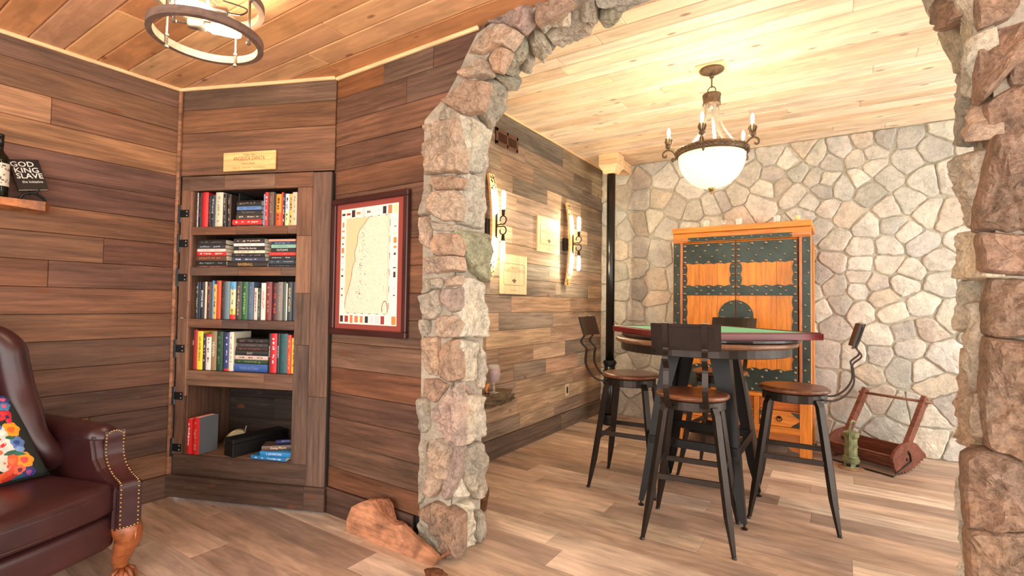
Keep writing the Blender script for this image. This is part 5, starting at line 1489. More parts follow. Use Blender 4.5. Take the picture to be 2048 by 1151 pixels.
upright([(160, 175, 110, (54, 42, 38), 'thin dark book with portrait block', None, None, {'bands': ((0.62, 0.74, (206, 150, 140)),)}), (177, 275, 100, (164, 42, 38), 'red-maroon hardback', None, None, e), (277, 402, 130, (240, 206, 62), 'yellow book with black capitals', 'LIFE AFTER GENIUS', (60, 50, 24), {'ts': 0.45}), (404, 478, 190, (58, 44, 48), 'short black-brown book', None, (170, 160, 150), e),
         (481, 596, 195, (228, 220, 208), 'white book with a red corner', None, (120, 90, 90), {'bands': ((0.92, 1.0, (206, 44, 40)),)}), (598, 722, 130, (150, 122, 88), 'tan book with pale title', 'HEAVEN', (226, 214, 186), e), (724, 868, 140, (36, 66, 46), 'dark green hardback', None, (70, 104, 70), e), (870, 896, 150, (36, 36, 46), 'thin black-blue book', None, None, e),
         (898, 1006, 160, (56, 64, 116), 'blue book with red foot', None, (190, 196, 220), {'bands': ((0.0, 0.06, (206, 44, 60)),)}), (1008, 1110, 150, (226, 214, 188), 'thick cream book', None, (150, 150, 160), e)], 'fourth', 0.780, *T4, 700)
stack([(68, 790, 0.045, (58, 88, 152), 'thick blue book', 'Families and Dance', (110, 136, 180), 0.16), (86, 785, 0.026, (44, 66, 44), 'dark green book', None, (120, 140, 80), 0.15), (100, 785, 0.024, (206, 178, 166), 'pale pink-beige book', None, (80, 60, 56), 0.15), (92, 780, 0.028, (42, 42, 40), 'black book with silver title', 'EAST', (170, 160, 140), 0.15),
       (95, 780, 0.022, (58, 38, 34), 'dark red-brown book', None, (120, 70, 60), 0.15), (140, 785, 0.022, (64, 58, 56), 'grey-brown book', None, (110, 90, 84), 0.14), (118, 775, 0.028, (44, 36, 34), 'black-brown book', None, (110, 84, 80), 0.15)], 'fourth', 'only', 0, 0.780, 460, 720, 10.46, smin=PREV[0])
upright([(792, 838, 172, BLK, 'black book with white title, nearest the stack', 'WHY WE DID IT', W_, {'ts': 0.6}), (842, 975, 168, (204, 36, 44), 'red book with white title', None, (240, 230, 228), e), (978, 1034, 172, (34, 36, 38), 'black book with white title, right of the red one', 'WHY WE DID IT', W_, {'ts': 0.55}), (1038, 1196, 175, (42, 82, 84), 'teal green hardback', None, (60, 96, 100), e),
         (1204, 1276, 200, (222, 66, 40), 'red-orange book', None, (240, 160, 80), e), (1279, 1352, 265, (236, 196, 74), 'yellow book beside the frame', None, (150, 120, 40), e)], 'fourth far', 0.780, 460, 650, 10.46, 705)
# bottom compartment
def lay(label, s, off, z, w, L, d, col, turn, title=None, tcol=W_, seed=1, name='book', group=None):
    t = thing(name, label, 'book', bpt(s, off, z), BYAW, group)
    t.rotation_euler = (0, -math.pi / 2, BYAW + turn)
    book_parts(t, w, L, d, col, title, tcol, seed, (), 0.62)
    return t
for k, (s, w, h, lab, tc) in enumerate(((0.134, 0.036, 0.212, 'red paperback leaning by the hinges in the bottom compartment', (240, 220, 214)), (0.181, 0.050, 0.222, 'thick red book with grey cover in the bottom compartment', (200, 120, 100)))):
    t = thing('book', lab, 'book', bpt(s, 0.008, 0.2712), BYAW + math.radians(-8), 'books in the bottom compartment')
    book_parts(t, w, h, 0.13, (206, 36, 36), None, tc, 300 + k)
    if k == 1:
        cbox('back_cover', (0.002, 0.128, h), 0.0005, M_COVER, (w / 2 + 0.0012, 0.066, h / 2), t, (92, 98, 102))
dl = thing('brass_dial', 'round brass-rimmed dial tilted beside the black box', 'dial', bpt(0.305, -0.175, 0.2712), BYAW)
Mt = Matrix.Rotation(math.radians(38), 3, 'X')
bm = bmesh.new(); bm_ring(bm, (0, 0, 0.062), 0.064, 0.007, 36, 8, Mt); bmobj('rim', bm, plain('old_brass', (168, 148, 104), 0.35, 0.8), dl, smooth=True)
bm = bmesh.new(); bm_lathe(bm, [(0.0, -0.028), (0.04, -0.024), (0.06, -0.004), (0.062, 0.0), (0.0, 0.0)], 32, (0, 0, 0.062), Mt); bmobj('case', bm, M_BLACKIRON, dl, smooth=True)
bm = bmesh.new(); bm_lathe(bm, [(0.0, 0.0005), (0.058, 0.0005), (0.058, 0.002), (0.0, 0.002)], 32, (0, 0, 0.062), Mt); bmobj('dial_face', bm, plain('dial_paper', (196, 184, 148), 0.5), dl)
bm = bmesh.new(); bm_box(bm, (0, 0.006, 0.013), (0.05, 0.05, 0.026), None, 0.004); bmobj('stand', bm, M_BLACKIRON, dl)
bm = bmesh.new(); bm_tube(bm, [(0.045, 0.03, 0.10), (0.05, 0.034, 0.132)], 0.003, 6); bmobj('winder', bm, M_PEWTER, dl)
bx = thing('black_box', 'long black box lying across the bottom compartment', 'box', bpt(0.468, -0.165, 0.2712), BYAW + math.radians(68))
cbox('box_body', (0.35, 0.098, 0.078), 0.003, plain('black_card', (10, 10, 11), 0.5), (0, 0, 0.0392), bx)
cbox('lid', (0.354, 0.102, 0.028), 0.003, bpy.data.materials['black_card'], (0, 0, 0.0925), bx)
lay('sea blue paperback at the bottom of the small pile', 0.80, 0.012, 0.2712 + 0.012, 0.022, 0.235, 0.13, (40, 116, 170), -0.03, None, (190, 214, 230), 401, group='books in the bottom compartment')
lay('bright blue paperback second in the small pile', 0.822, -0.004, 0.2712 + 0.036, 0.026, 0.20, 0.12, (44, 130, 190), 0.03, 'L. JOHNSTON', (226, 236, 244), 402, group='books in the bottom compartment')
lay('brown hardback lying askew on the small pile', 0.818, -0.075, 0.2712 + 0.065, 0.028, 0.20, 0.105, (86, 66, 56), 0.42, 'Going Places', (226, 190, 150), 403, group='books in the bottom compartment')
cs = thing('glasses_case', 'navy blue soft case on top of the brown hardback', 'case', bpt(0.752, -0.068, 0.2712 + 0.0805), BYAW + 0.42)
bm = bmesh.new(); bm_tube(bm, [(-0.068, 0, 0.014), (-0.06, 0, 0.014), (0, 0, 0.015), (0.06, 0, 0.014), (0.068, 0, 0.014)], [0.006, 0.013, 0.0145, 0.013, 0.006], 16)
bmobj('case_body', bm, plain('navy_cloth', (26, 34, 78), 0.6), cs, smooth=True)
bm = bmesh.new()
for k in range(5): bm_box(bm, (-0.025 + k * 0.009, -0.0125, 0.021), (0.006, 0.001, 0.005))
bmobj('printed_marks', bm, M_INK, cs, (150, 160, 190))

# ------------------------------------------------------------------ name panel over the bookcase
s0, z0 = on_b(447, 341, 0.014); s1, z1 = on_b(552, 304, 0.014)
sg = thing('crate_sign', 'small pale crate panel fixed above the bookcase', 'sign', bpt((s0 + s1) / 2, 0.006, (z0 + z1) / 2 + 0.003), BYAW)
w, h = s1 - s0, 0.115
o = cbox('panel', (w, 0.012, h), 0.002, M_PALEWOOD, (0, -0.006, 0), sg, (226, 178, 116)); o.rotation_euler = (0, math.radians(-0.6), 0)
PM = lambda x, z: plane_M((x, -0.0126, z), (1, 0, 0), (0, 0, 1))
text_obj('Malbec Alta', 0.017, M_INK, sg, PM(0.0, 0.038), color=(120, 72, 44))
text_obj('ANGELICA ZAPATA', 0.034, M_INK, sg, PM(0, 0.014), color=(138, 74, 46), squeeze=0.72)
text_obj('Catena Zapata', 0.016, M_INK, sg, PM(-0.005, -0.016), color=(110, 72, 44))
text_obj('MENDOZA    ARGENTINA    ALTA MONTANA', 0.011, M_INK, sg, PM(0, -0.042), color=(130, 90, 56))

# ------------------------------------------------------------------ leather wing chair
AX, AY = -2.95, 0.565
ac = thing('wing_armchair', 'oxblood leather wing chair with brass nailheads and carved claw feet', 'armchair', (AX, AY, 0))
def LM():
    s = N('oxblood_leather')
    big = s.noise(s.coord((1, 1, 1), False), 4.0, 4, 0.6, 0.5)
    c = s.ramp(big, [(0.3, lin((46, 22, 24))), (0.7, lin((68, 32, 32)))])
    pores = s.noise(s.coord((1, 1, 1), False), 220.0, 3, 0.6)
    s.bump(pores, 0.12, 0.002)
    return s.done(c, s.ramp(big, [(0.3, g3(0.30)), (0.7, g3(0.42))]), 0, 0.5)
M_LEATHER = LM()
M_NAIL = plain('brass_nail', (176, 142, 92), 0.3, 0.85)
M_CARVED = wood_mat('carved_wood', 0.32, 0.35, 0.3, 0.2, 6, 24, spec=0.5)
def rel(x, y, z): return Vector((x - AX, y - AY, z))
# the chair is turned 18 degrees: CA along its seat, CN across it, CP0 the middle of its front
CA, CN, CP0 = Vector((0.951, 0.309)), Vector((-0.309, 0.951)), Vector((-2.433, 0.585))
def seatpt(l, w, z):
    p = CP0 + CA * l + CN * w
    return Vector((p.x - AX, p.y - AY, z))
rel_world = rel
def grid_solid(name, fn, nu, nv, mat, parent, color=None):
    """closed surface: fn(u,v) with v around (periodic) and u along; caps at both ends"""
    bm = bmesh.new(); rows = []
    for i in range(nu + 1):
        rows.append([bm.verts.new(fn(i / nu, j / nv)) for j in range(nv)])
    for a, b in zip(rows, rows[1:]):
        for j in range(nv): bm.faces.new((a[j], a[(j + 1) % nv], b[(j + 1) % nv], b[j]))
    bm.faces.new(rows[0][::-1]); bm.faces.new(rows[-1])
    return bmobj(name, bm, mat, parent, color, smooth=True)
def soft_box(name, x0, x1, y0, y1, z0, z1, r, parent, bulge=0.0, bow=0.0, n=14, mat=None):
    """a cushion: rounded box bulging on top, its front (+x) bowed forward"""
    bm = bmesh.new()
    bmesh.ops.create_cube(bm, size=2.0)
    bmesh.ops.subdivide_edges(bm, edges=bm.edges[:], cuts=n, use_grid_fill=True)
    cx, cy, cz = (x0 + x1) / 2, (y0 + y1) / 2, (z0 + z1) / 2; hx, hy, hz = (x1 - x0) / 2, (y1 - y0) / 2, (z1 - z0) / 2
    for v in bm.verts:
        p = v.co
        q = Vector((p.x * hx, p.y * hy, p.z * hz))
        inn = Vector((max(-hx + r, min(hx - r, q.x)), max(-hy + r, min(hy - r, q.y)), max(-hz + min(r, hz * 0.9), min(hz - min(r, hz * 0.9), q.z))))
        d = q - inn
        if d.length > 1e-9:
            m = max(abs(d.x) / r, abs(d.y) / r, abs(d.z) / min(r, hz * 0.9))
            d = d.normalized() * r * m if m > 0 else d
        q = inn + d
        fx, fy = p.x, p.y
        k = (1 - fy * fy)
        q.z += (bulge * (1 - fx * fx) * k) * (1 if p.z > 0 else 0.0)
        q.x += bow * k * (p.x + 1) / 2
        v.co = seatpt(cx + q.x, cy + q.y, cz + q.z)
    return bmobj(name, bm, mat or M_LEATHER, parent, smooth=True)
YI, YO = 0.85, 0.975
cu = soft_box('seat_cushion', -0.66, -0.035, -0.335, 0.335, 0.305, 0.437, 0.036, ac, 0.016, 0.03)
bm = bmesh.new()
for z in (0.412, 0.330):
    pts = []
    for k in range(25):
        f = -0.97 + 1.94 * k / 24
        pts.append(seatpt(-0.035 + 0.03 * (1 - f * f) - 0.003, f * 0.318, z))
    bm_tube(bm, pts, 0.005, 6)
bmobj('piping', bm, M_LEATHER, cu, smooth=True)
soft_box('front_rail', -0.40, -0.05, -0.34, 0.34, 0.16, 0.303, 0.03, ac, 0.0, 0.025)
soft_box('seat_base', -0.80, -0.30, -0.32, 0.32, 0.20, 0.32, 0.04, ac)
soft_box('backrest', -0.84, -0.67, -0.30, 0.30, 0.28, 1.05, 0.08, ac, 0.0, 0.0)
def arm(side):
    m = lambda y: y
    def rel(x, y, z):
        if side < 0:
            d = (Vector((x, y)) - CP0).dot(CN); x, y = x - 2 * d * CN.x, y - 2 * d * CN.y
        return Vector((x - AX, y - AY, z))
    prof = [(-3.25, 0.235), (-2.555, 0.235), (-2.555, 0.42), (-2.575, 0.432), (-2.63, 0.445), (-2.69, 0.475), (-2.725, 0.515), (-2.735, 0.555), (-2.75, 0.60), (-2.80, 0.61), (-3.25, 0.62)]
    bm = bmesh.new()
    bm_prism(bm, prof, lambda u, v, q: rel(u, m(q + min(0, u + 2.62) * 0.20), v), 0.868, YO)
    bmesh.ops.triangulate(bm, faces=[f for f in bm.faces if len(f.verts) > 4])
    bmesh.ops.bevel(bm, geom=[e_ for e_ in bm.edges if e_.calc_face_angle(0) > 0.6], offset=0.012, segments=2, affect='EDGES')
    pnl = bmobj('arm_panel', bm, M_LEATHER, ac, smooth=False)
    def roll(u, v):
        x = -3.28 + (0.535) * u
        e_ = 1.0 if u < 0.9 else math.sqrt(max(0.02, 1 - ((u - 0.9) / 0.104) ** 2))
        t = v * math.tau; r = 0.063 * e_
        return rel(x, m(0.925 + min(0, x + 2.66) * 0.20 + r * 1.06 * math.cos(t)), 0.585 + r * math.sin(t))
    grid_solid('arm_roll', roll, 22, 20, M_LEATHER, ac)
    # front facing and two rows of brass nails following it
    front = [(-2.7235, 0.625), (-2.722, 0.60), (-2.726, 0.565), (-2.7205, 0.52), (-2.686, 0.478), (-2.627, 0.449), (-2.57, 0.436), (-2.549, 0.422), (-2.549, 0.36), (-2.549, 0.30), (-2.549, 0.245)]
    bm = bmesh.new(); pp = smooth_path([rel(x, m(0.921), z) for x, z in front], 5)
    bm_tube(bm, pp, 0.03, flat=(0.008, 0.076), up=Vector((0, 1, 0)))
    bmobj('arm_facing', bm, M_LEATHER, ac, smooth=False)
    bm = bmesh.new()
    def nails(y, x_off):
        P = smooth_path([rel(x + x_off, m(y), z + 0.002) for x, z in front], 10)
        acc = 0; last = P[0]
        for p in P[1:]:
            acc += (p - last).length; last = p
            if acc > 0.0135:
                acc = 0; bmesh.ops.create_icosphere(bm, subdivisions=1, radius=0.0052, matrix=Matrix.Translation(p))
    nails(0.889, 0.005); nails(0.953, 0.005)
    for k in range(4): bmesh.ops.create_icosphere(bm, subdivisions=1, radius=0.0052, matrix=Matrix.Translation(rel(-2.544, m(0.902 + k * 0.013), 0.247)))
    for k in range(12):
        t = math.pi * k / 11
        bmesh.ops.create_icosphere(bm, subdivisions=1, radius=0.0052, matrix=Matrix.Translation(rel(-2.722, m(0.921 - 0.032 * math.cos(t)), 0.595 + 0.03 * math.sin(t))))
    nl = bmobj('nailhead_trim', bm, M_NAIL, ac, smooth=True); nl['kind'] = 'stuff'
    # wing with its rolled edge
    P = smooth_path([rel(-3.00, m(0.80), 0.47), rel(-2.985, m(0.75), 0.53), rel(-3.01, m(0.708), 0.61), rel(-3.04, m(0.692), 0.70), rel(-3.08, m(0.672), 0.80), rel(-3.10, m(0.652), 0.92), rel(-3.11, m(0.642), 0.98), rel(-3.135, m(0.60), 1.03), rel(-3.15, m(0.53), 1.045), rel(-3.145, m(0.45), 1.05), rel(-3.12, m(0.365), 1.05)], 5)
    bm = bmesh.new(); bm_tube(bm, P, [0.05 + 0.012 * math.sin(k / len(P) * math.pi) for k in range(len(P))], 16)
    bmobj('wing_roll', bm, M_LEATHER, ac, smooth=True)
    bm = bmesh.new()
    bm_prism(bm, [(-2.99, 0.56), (-3.04, 0.70), (-3.09, 0.82), (-3.11, 0.98), (-3.18, 1.03), (-3.32, 1.03), (-3.32, 0.50)], lambda u, v, q: rel(u, m(q + (0.78 - v) * 0.10), v), 0.655, 0.70)
    bmesh.ops.triangulate(bm, faces=[f for f in bm.faces if len(f.verts) > 4])
    bmobj('wing_panel', bm, M_LEATHER, ac, smooth=False)
    # carved cabriole leg with ball-and-claw foot
    lx, ly = -2.605, 0.925
    P = [rel(lx - 0.005, m(ly), 0.24), rel(lx + 0.012, m(ly + 0.008), 0.215), rel(lx + 0.018, m(ly + 0.012), 0.185), rel(lx + 0.004, m(ly + 0.004), 0.14), rel(lx - 0.012, m(ly - 0.002), 0.095), rel(lx - 0.012, m(ly - 0.002), 0.06), rel(lx + 0.0, m(ly), 0.038)]
    P = smooth_path(P, 4)
    R = []
    for k in range(len(P)):
        t = k / (len(P) - 1)
        R.append(0.042 * (1 - t) ** 1.2 + 0.020 + 0.01 * math.sin(t * math.pi * 0.6) * (1 - t))
    bm = bmesh.new(); bm_tube(bm, P, R, 14)
    lg = bmobj('leg', bm, M_CARVED, ac, (150, 84, 46), smooth=True)
    o = lump('claw_foot', (0.036, 0.036, 0.026), M_CARVED, (156, 88, 48), lg, rel(lx + 0.004, m(ly), 0.0265), 0.05, 4, 2, 3)
    for k in range(4):
        a = math.radians(-80 + k * 52) if side > 0 else math.radians(80 - k * 52)
        bm = bmesh.new()
        c0 = rel(lx + 0.004, m(ly), 0)
        bm_tube(bm, [c0 + Vector((0.016 * math.cos(a), 0.016 * math.sin(a), 0.055)), c0 + Vector((0.036 * math.cos(a), 0.036 * math.sin(a), 0.044)), c0 + Vector((0.044 * math.cos(a), 0.044 * math.sin(a), 0.022)), c0 + Vector((0.042 * math.cos(a), 0.042 * math.sin(a), 0.005))], [0.010, 0.010, 0.008, 0.004], 8)
        bmobj('claw', bm, M_CARVED, lg, (144, 78, 40), smooth=True)
    for s_ in (0.026, 0.017, 0.009):
        bm = bmesh.new(); bm_ring(bm, rel(lx + 0.052, m(ly + 0.03), 0.2), s_, 0.004, 20, 6, Matrix.Rotation(math.radians(58), 3, 'Z') @ Matrix.Rotation(math.pi / 2, 3, 'Y'))
        bmobj('carved_scroll', bm, M_CARVED, lg, (160, 96, 56), smooth=True)
    bm = bmesh.new(); bm_tube(bm, [rel(-3.20, m(0.64), 0.24), rel(-3.22, m(0.635), 0.12), rel(-3.25, m(0.63), 0.0)], [0.026, 0.022, 0.018], 10)
    bmobj('leg', bm, M_CARVED, ac, (120, 66, 36), smooth=True)
arm(1); arm(-1)

# embroidered pillow leaning in the chair
PBR = on_z(101, 948, 0.445); PTR = on_x(28, 772, -3.115)
pu = Vector((-0.25, 1.0, 0)).normalized(); pv0 = (PTR - PBR)
pv = pv0.normalized(); pu = (pu - pv * pu.dot(pv)).normalized(); pn = pu.cross(pv)
if pn.x < 0: pn = -pn
PS_ = 0.42
pc0 = PBR + pv * PS_ / 2 - pu * PS_ / 2 + pn * 0.0
pl = thing('throw_pillow', 'dark throw pillow embroidered with bright flowers in the wing chair', 'pillow', pc0)
def pil(u, v, side=1):
    """u, v in -1..1"""
    sh_ = (1 - u ** 4) * (1 - v ** 4)
    k = 1 - 0.05 * (1 - v * v) * abs(u) - 0.0
    return pu * u * PS_ / 2 * (1 - 0.07 * (1 - v * v)) + pv * v * PS_ / 2 * (1 - 0.07 * (1 - u * u)) + pn * side * 0.062 * max(0, sh_) ** 0.6
bm = bmesh.new(); n = 20; G = {}
for side in (1, -1):
    for i in range(n + 1):
        for j in range(n + 1):
            bd = i in (0, n) or j in (0, n)
            if side < 0 and bd: G[(side, i, j)] = G[(1, i, j)]; continue
            G[(side, i, j)] = bm.verts.new(pil(i / n * 2 - 1, j / n * 2 - 1, side))
    for i in range(n):
        for j in range(n):
            bm.faces.new((G[(side, i, j)], G[(side, i + 1, j)], G[(side, i + 1, j + 1)], G[(side, i, j + 1)]))
pcv = bmobj('pillow_cover', bm, plain('dark_cloth', (30, 36, 32), 0.9, bump=0.3, bscale=300), pl, smooth=True)
def flower(cx_, cy_, R, col, petals, ctr=None, stretch=(1, 1), turn=0.0, lift=0.0012, name='embroidered_flower'):
    """an embroidered patch traced at a place on the pillow"""
    d = ray(cx_ / 5.232, 760 + cy_ / 5.232)
    t = (pc0 + pn * 0.045 - CAM).dot(pn) / d.dot(pn); p = CAM + d * t - pc0
    u0, v0 = p.dot(pu) / (PS_ / 2), p.dot(pv) / (PS_ / 2)
    R = R / 5.232 * 3.0 / 1002
    def ring(rr, f):
        out = []
        for k in range(30):
            a = k * math.tau / 30
            r = rr * (0.80 + 0.2 * abs(math.cos(petals * a / 2))) if petals else rr
            x, y = r * math.cos(a) * stretch[0], r * math.sin(a) * stretch[1]
            x, y = x * math.cos(turn) - y * math.sin(turn), x * math.sin(turn) + y * math.cos(turn)
            u, v = u0 + x / (PS_ / 2), v0 + y / (PS_ / 2)
            out.append(pil(max(-0.97, min(0.97, u)), max(-0.97, min(0.97, v))) + pn * f)
        return out
    bm = bmesh.new()
    a = [bm.verts.new(q) for q in ring(R, 0.0002)]; b = [bm.verts.new(q) for q in ring(R * 0.9, lift)]; c = [bm.verts.new(q) for q in ring(R * 0.45, lift * 1.2)]
    m_ = bm.verts.new(pil(max(-.97, min(.97, u0)), max(-.97, min(.97, v0))) + pn * lift * 1.2)
    for A, B in ((a, b), (b, c)):
        for k in range(30): bm.faces.new((A[k], A[(k + 1) % 30], B[(k + 1) % 30], B[k]))
    for k in range(30): bm.faces.new((c[k], c[(k + 1) % 30], m_))
    o = bmobj(name, bm, M_OBJV, pcv, col)
    if ctr: flower(cx_, cy_, R * 1002 / 3.0 * 5.232 * 0.42, ctr, 3, None, (1, 1), 0.4, lift + 0.001, 'flower_centre')
    return o
flower(35, 185, 52, (52, 64, 128), 5, (200, 90, 120)); flower(45, 262, 46, (70, 120, 170), 5, (210, 90, 110))
flower(20, 350, 48, (214, 50, 60), 0, None, (1.3, 0.5), -0.3); flower(15, 400, 46, (206, 44, 56), 0, None, (1.2, 0.45), 0.2); flower(98, 360, 34, (190, 34, 60), 0, None, (0.5, 1.3)); flower(100, 425, 28, (200, 40, 70), 0, None, (0.7, 1.0))
flower(80, 385, 26, (36, 40, 70), 6)
flower(120, 525, 66, (240, 150, 36), 6, (226, 96, 34)); flower(182, 665, 58, (90, 120, 176), 6, (50, 70, 130)); flower(215, 735, 34, (120, 150, 196), 4)
flower(15, 570, 60, (196, 200, 190), 6, (226, 226, 216)); flower(50, 715, 72, (206, 206, 196), 7); flower(25, 705, 44, (200, 34, 36), 0, None, (1.2, 0.6), 0.5)
flower(35, 880, 66, (196, 194, 176), 0, None, (0.75, 1.2)); flower(5, 850, 40, (220, 216, 200), 5)
flower(265, 848, 68, (240, 150, 40), 6, (216, 70, 70)); flower(130, 868, 66, (214, 84, 44), 6, (226, 110, 60)); flower(228, 952, 42, (224, 98, 70), 5, (120, 40, 40)); flower(335, 960, 48, (52, 50, 110), 6, (150, 70, 130))
flower(95, 1010, 58, (206, 66, 34), 0, None, (1.4, 0.4), 0.6); flower(20, 1045, 52, (214, 84, 30), 0, None, (1.3, 0.4), 0.4); flower(140, 1030, 40, (180, 40, 30), 0, None, (1.2, 0.35), 0.2)
flower(105, 615, 34, (40, 92, 70), 0, None, (1.3, 0.5), -0.5, name='embroidered_leaf'); flower(195, 785, 40, (44, 104, 84), 4, None, (1.4, 0.5), -0.4, name='embroidered_leaf'); flower(105, 785, 40, (44, 96, 76), 4, None, (1.3, 0.5), 0.2, name='embroidered_leaf'); flower(250, 1005, 34, (40, 80, 100), 0, None, (1.5, 0.4), 0.2, name='embroidered_leaf')

rf = random.Random(21)
FC = [(240, 150, 40), (214, 60, 60), (70, 110, 176), (206, 206, 196), (224, 98, 70), (52, 56, 118), (44, 100, 80), (200, 40, 70)]
for i in range(5):
    for j in range(6):
        flower(-60 - i * 78 + rf.uniform(-15, 15), 250 + j * 140 + rf.uniform(-25, 25) - i * 12, rf.uniform(40, 60), FC[(i * 3 + j * 5) % 8], 5 + (i + j) % 3, FC[(i + j * 3 + 4) % 8])

# ------------------------------------------------------------------ live-edge wall shelf, bottle, book on a stand
bm = bmesh.new()
pts = [(-3.482, 0.80), (-3.482, -0.5)]
for k in range(29):
    y = -0.5 + 1.30 * k / 28
    pts.append((-3.345 + 0.012 * math.sin(y * 9) + 0.006 * math.sin(y * 23 + 1), y))
pts += [(-3.36, 0.822), (-3.40, 0.832), (-3.46, 0.828)]
bm_prism(bm, pts, lambda u, v, q: Vector((u + 3.41, v, q - (0.006 * math.sin(v * 17) if q < 1.66 else 0) - 1.67)), 1.652, 1.694)
bmesh.ops.triangulate(bm, faces=[f for f in bm.faces if len(f.verts) > 4])
sh = bmobj('wall_shelf', bm, M_LIVE, None, (170, 104, 56), (-3.41, 0.0, 1.67))
sh.location = (-3.41, 0, 1.67)
tag(sh, 'live-edge orange-brown wood shelf on the plank wall', 'shelf')
M_BOTTLE = glass('bottle_glass', (26, 34, 24), 0.05, 0.6)
bt = thing('wine_bottle', 'dark wine bottle with a cream label on the wall shelf', 'bottle', (-3.405, 0.642, 1.6945))
bm = bmesh.new(); bm_lathe(bm, [(0.0, 0.003), (0.034, 0.0), (0.0375, 0.006), (0.038, 0.175), (0.034, 0.20), (0.02, 0.22), (0.0145, 0.235), (0.014, 0.295), (0.0165, 0.297), (0.0165, 0.307), (0.0, 0.308)], 32)
bmobj('bottle_body', bm, M_BOTTLE, bt, smooth=True)
bm = bmesh.new(); bm_lathe(bm, [(0.0155, 0.245), (0.0158, 0.309), (0.0, 0.31)], 24); bmobj('capsule', bm, M_BLACK, bt, smooth=True)
bm = bmesh.new(); rows = []
for z in (0.055, 0.165):
    rows.append([bm.verts.new((0.0387 * math.cos(a), 0.0387 * math.sin(a), z)) for a in [math.radians(-100 + 200 * k / 24) for k in range(25)]])
for k in range(24): bm.faces.new((rows[0][k], rows[0][k + 1], rows[1][k + 1], rows[1][k]))
lb = bmobj('label', bm, plain('label_paper', (214, 204, 184), 0.7), bt, smooth=True)
bm = bmesh.new(); rr = random.Random(5)
for k in range(40):
    a = math.radians(rr.uniform(-10, 95)); z = rr.uniform(0.062, 0.158)
    bm_box(bm, (0.0391 * math.cos(a), 0.0391 * math.sin(a), z), (0.0006, rr.uniform(0.003, 0.01), rr.uniform(0.002, 0.007)), Matrix.Rotation(a, 3, 'Z'))
o = bmobj('label_print', bm, M_INK, lb, (96, 84, 76)); o['kind'] = 'stuff'
TL, TR, BR, BL = on_x(20, 318, -3.445), on_x(76, 320, -3.445), on_x(99, 378, -3.39), on_x(31, 379, -3.39)
ru = ((TR - TL) + (BR - BL)).normalized(); uu = ((TL - BL) + (TR - BR)); uu = (uu - ru * uu.dot(ru)).normalized(); nn_ = ru.cross(uu)
if nn_.x < 0: nn_ = -nn_
cen = (TL + TR + BR + BL) / 4
wB = ((TR - TL).length + (BR - BL).length) / 2 * 0.98; hB = ((TL - BL).length + (TR - BR).length) / 2
bo = thing('book', 'black book with large white cover lettering on the wall shelf', 'book', cen)
bm = bmesh.new(); Mb = Matrix((ru, uu, nn_)).transposed()
bm_box(bm, (0, 0, 0), (wB, hB, 0.002), Mb); bm_box(bm, -nn_ * 0.018, (wB, hB, 0.002), Mb); bm_box(bm, -nn_ * 0.009 - ru * (wB / 2 - 0.001), (0.002, hB, 0.018), Mb)
cv = bmobj('cover', bm, plain('black_cover', (28, 26, 26), 0.4, vary=0.2), bo)
bm = bmesh.new(); bm_box(bm, -nn_ * 0.009 + ru * 0.001, (wB - 0.005, hB - 0.006, 0.0155), Mb); bmobj('pages', bm, M_PAPER, bo)
def BT(s_, size, v, col, sq=1.0, u=0.0): text_obj(s_, size, M_INK, cv, plane_M(nn_ * 0.0014 + uu * v * hB + ru * u * wB, ru, uu), 'title', col, sq, bold=size * 0.01)
BT('GOD', hB * 0.24, 0.33, W_, 1.0, -0.10); BT('KING', hB * 0.24, 0.13, W_, 1.0, -0.02); BT('SLAVE', hB * 0.24, -0.06, W_, 0.95, 0.02)
BT('the Initiative', hB * 0.12, -0.25, (200, 196, 186), 0.8, 0.05)
bs = thing('book_stand', 'small dark twisted-wood stand holding the black book', 'stand', (-3.395, 0.765, 1.6945))
zb_ = (min(BL.z, BR.z) - 1.6945)
bm = bmesh.new(); bm_tube(bm, smooth_path([(0.0, -0.045, 0.006), (0.005, -0.035, 0.03), (0.01, 0.0, 0.042), (0.005, 0.035, 0.028), (0.0, 0.05, 0.006)], 5), 0.007, 8); bmobj('base', bm, M_BLACKIRON, bs, smooth=True)
bm = bmesh.new(); bm_tube(bm, smooth_path([(0.008, 0.0, 0.04), (0.016, 0.01, zb_ - 0.002), (0.026, 0.022, zb_ + 0.022)], 5), [0.007 - 0.0004 * k for k in range(11)], 8); bmobj('prong', bm, M_BLACKIRON, bs, smooth=True)
bm = bmesh.new(); bm_tube(bm, smooth_path([(0.0, -0.01, 0.036), (-0.03, -0.005, 0.06), (-0.055, 0.0, 0.12)], 4), 0.005, 8); bmobj('back_prop', bm, M_BLACKIRON, bs, smooth=True)

# ------------------------------------------------------------------ framed map
fx0, fx1, fz0, fz1 = -2.482, -1.868, 1.028, 1.806
fm = thing('framed_map', 'framed coast map bordered with tiny emblems, red mat and dark frame', 'picture', ((fx0 + fx1) / 2, YC - 0.0085, (fz0 + fz1) / 2))
FW, FH = fx1 - fx0, fz1 - fz0
M_FRAME = wood_mat('dark_red_frame', 0.3, 0.2, 0.2, 0.03, 2, 18, spec=0.5)
fw = 0.034
for (x, z, sx, sz) in ((0, FH / 2 - fw / 2, FW, fw), (0, -FH / 2 + fw / 2, FW, fw)):
    cbox('frame_rail', (sx, 0.028, sz), 0.004, M_FRAME, (x, -0.014, z), fm, (62, 30, 26))
for x in (-FW / 2 + fw / 2, FW / 2 - fw / 2):
    o = cbox('frame_stile', (FH - 2 * fw + 0.002, 0.028, fw), 0.004, M_FRAME, (x, -0.014, 0), fm, (62, 30, 26)); o.rotation_euler = (0, math.pi / 2, 0)
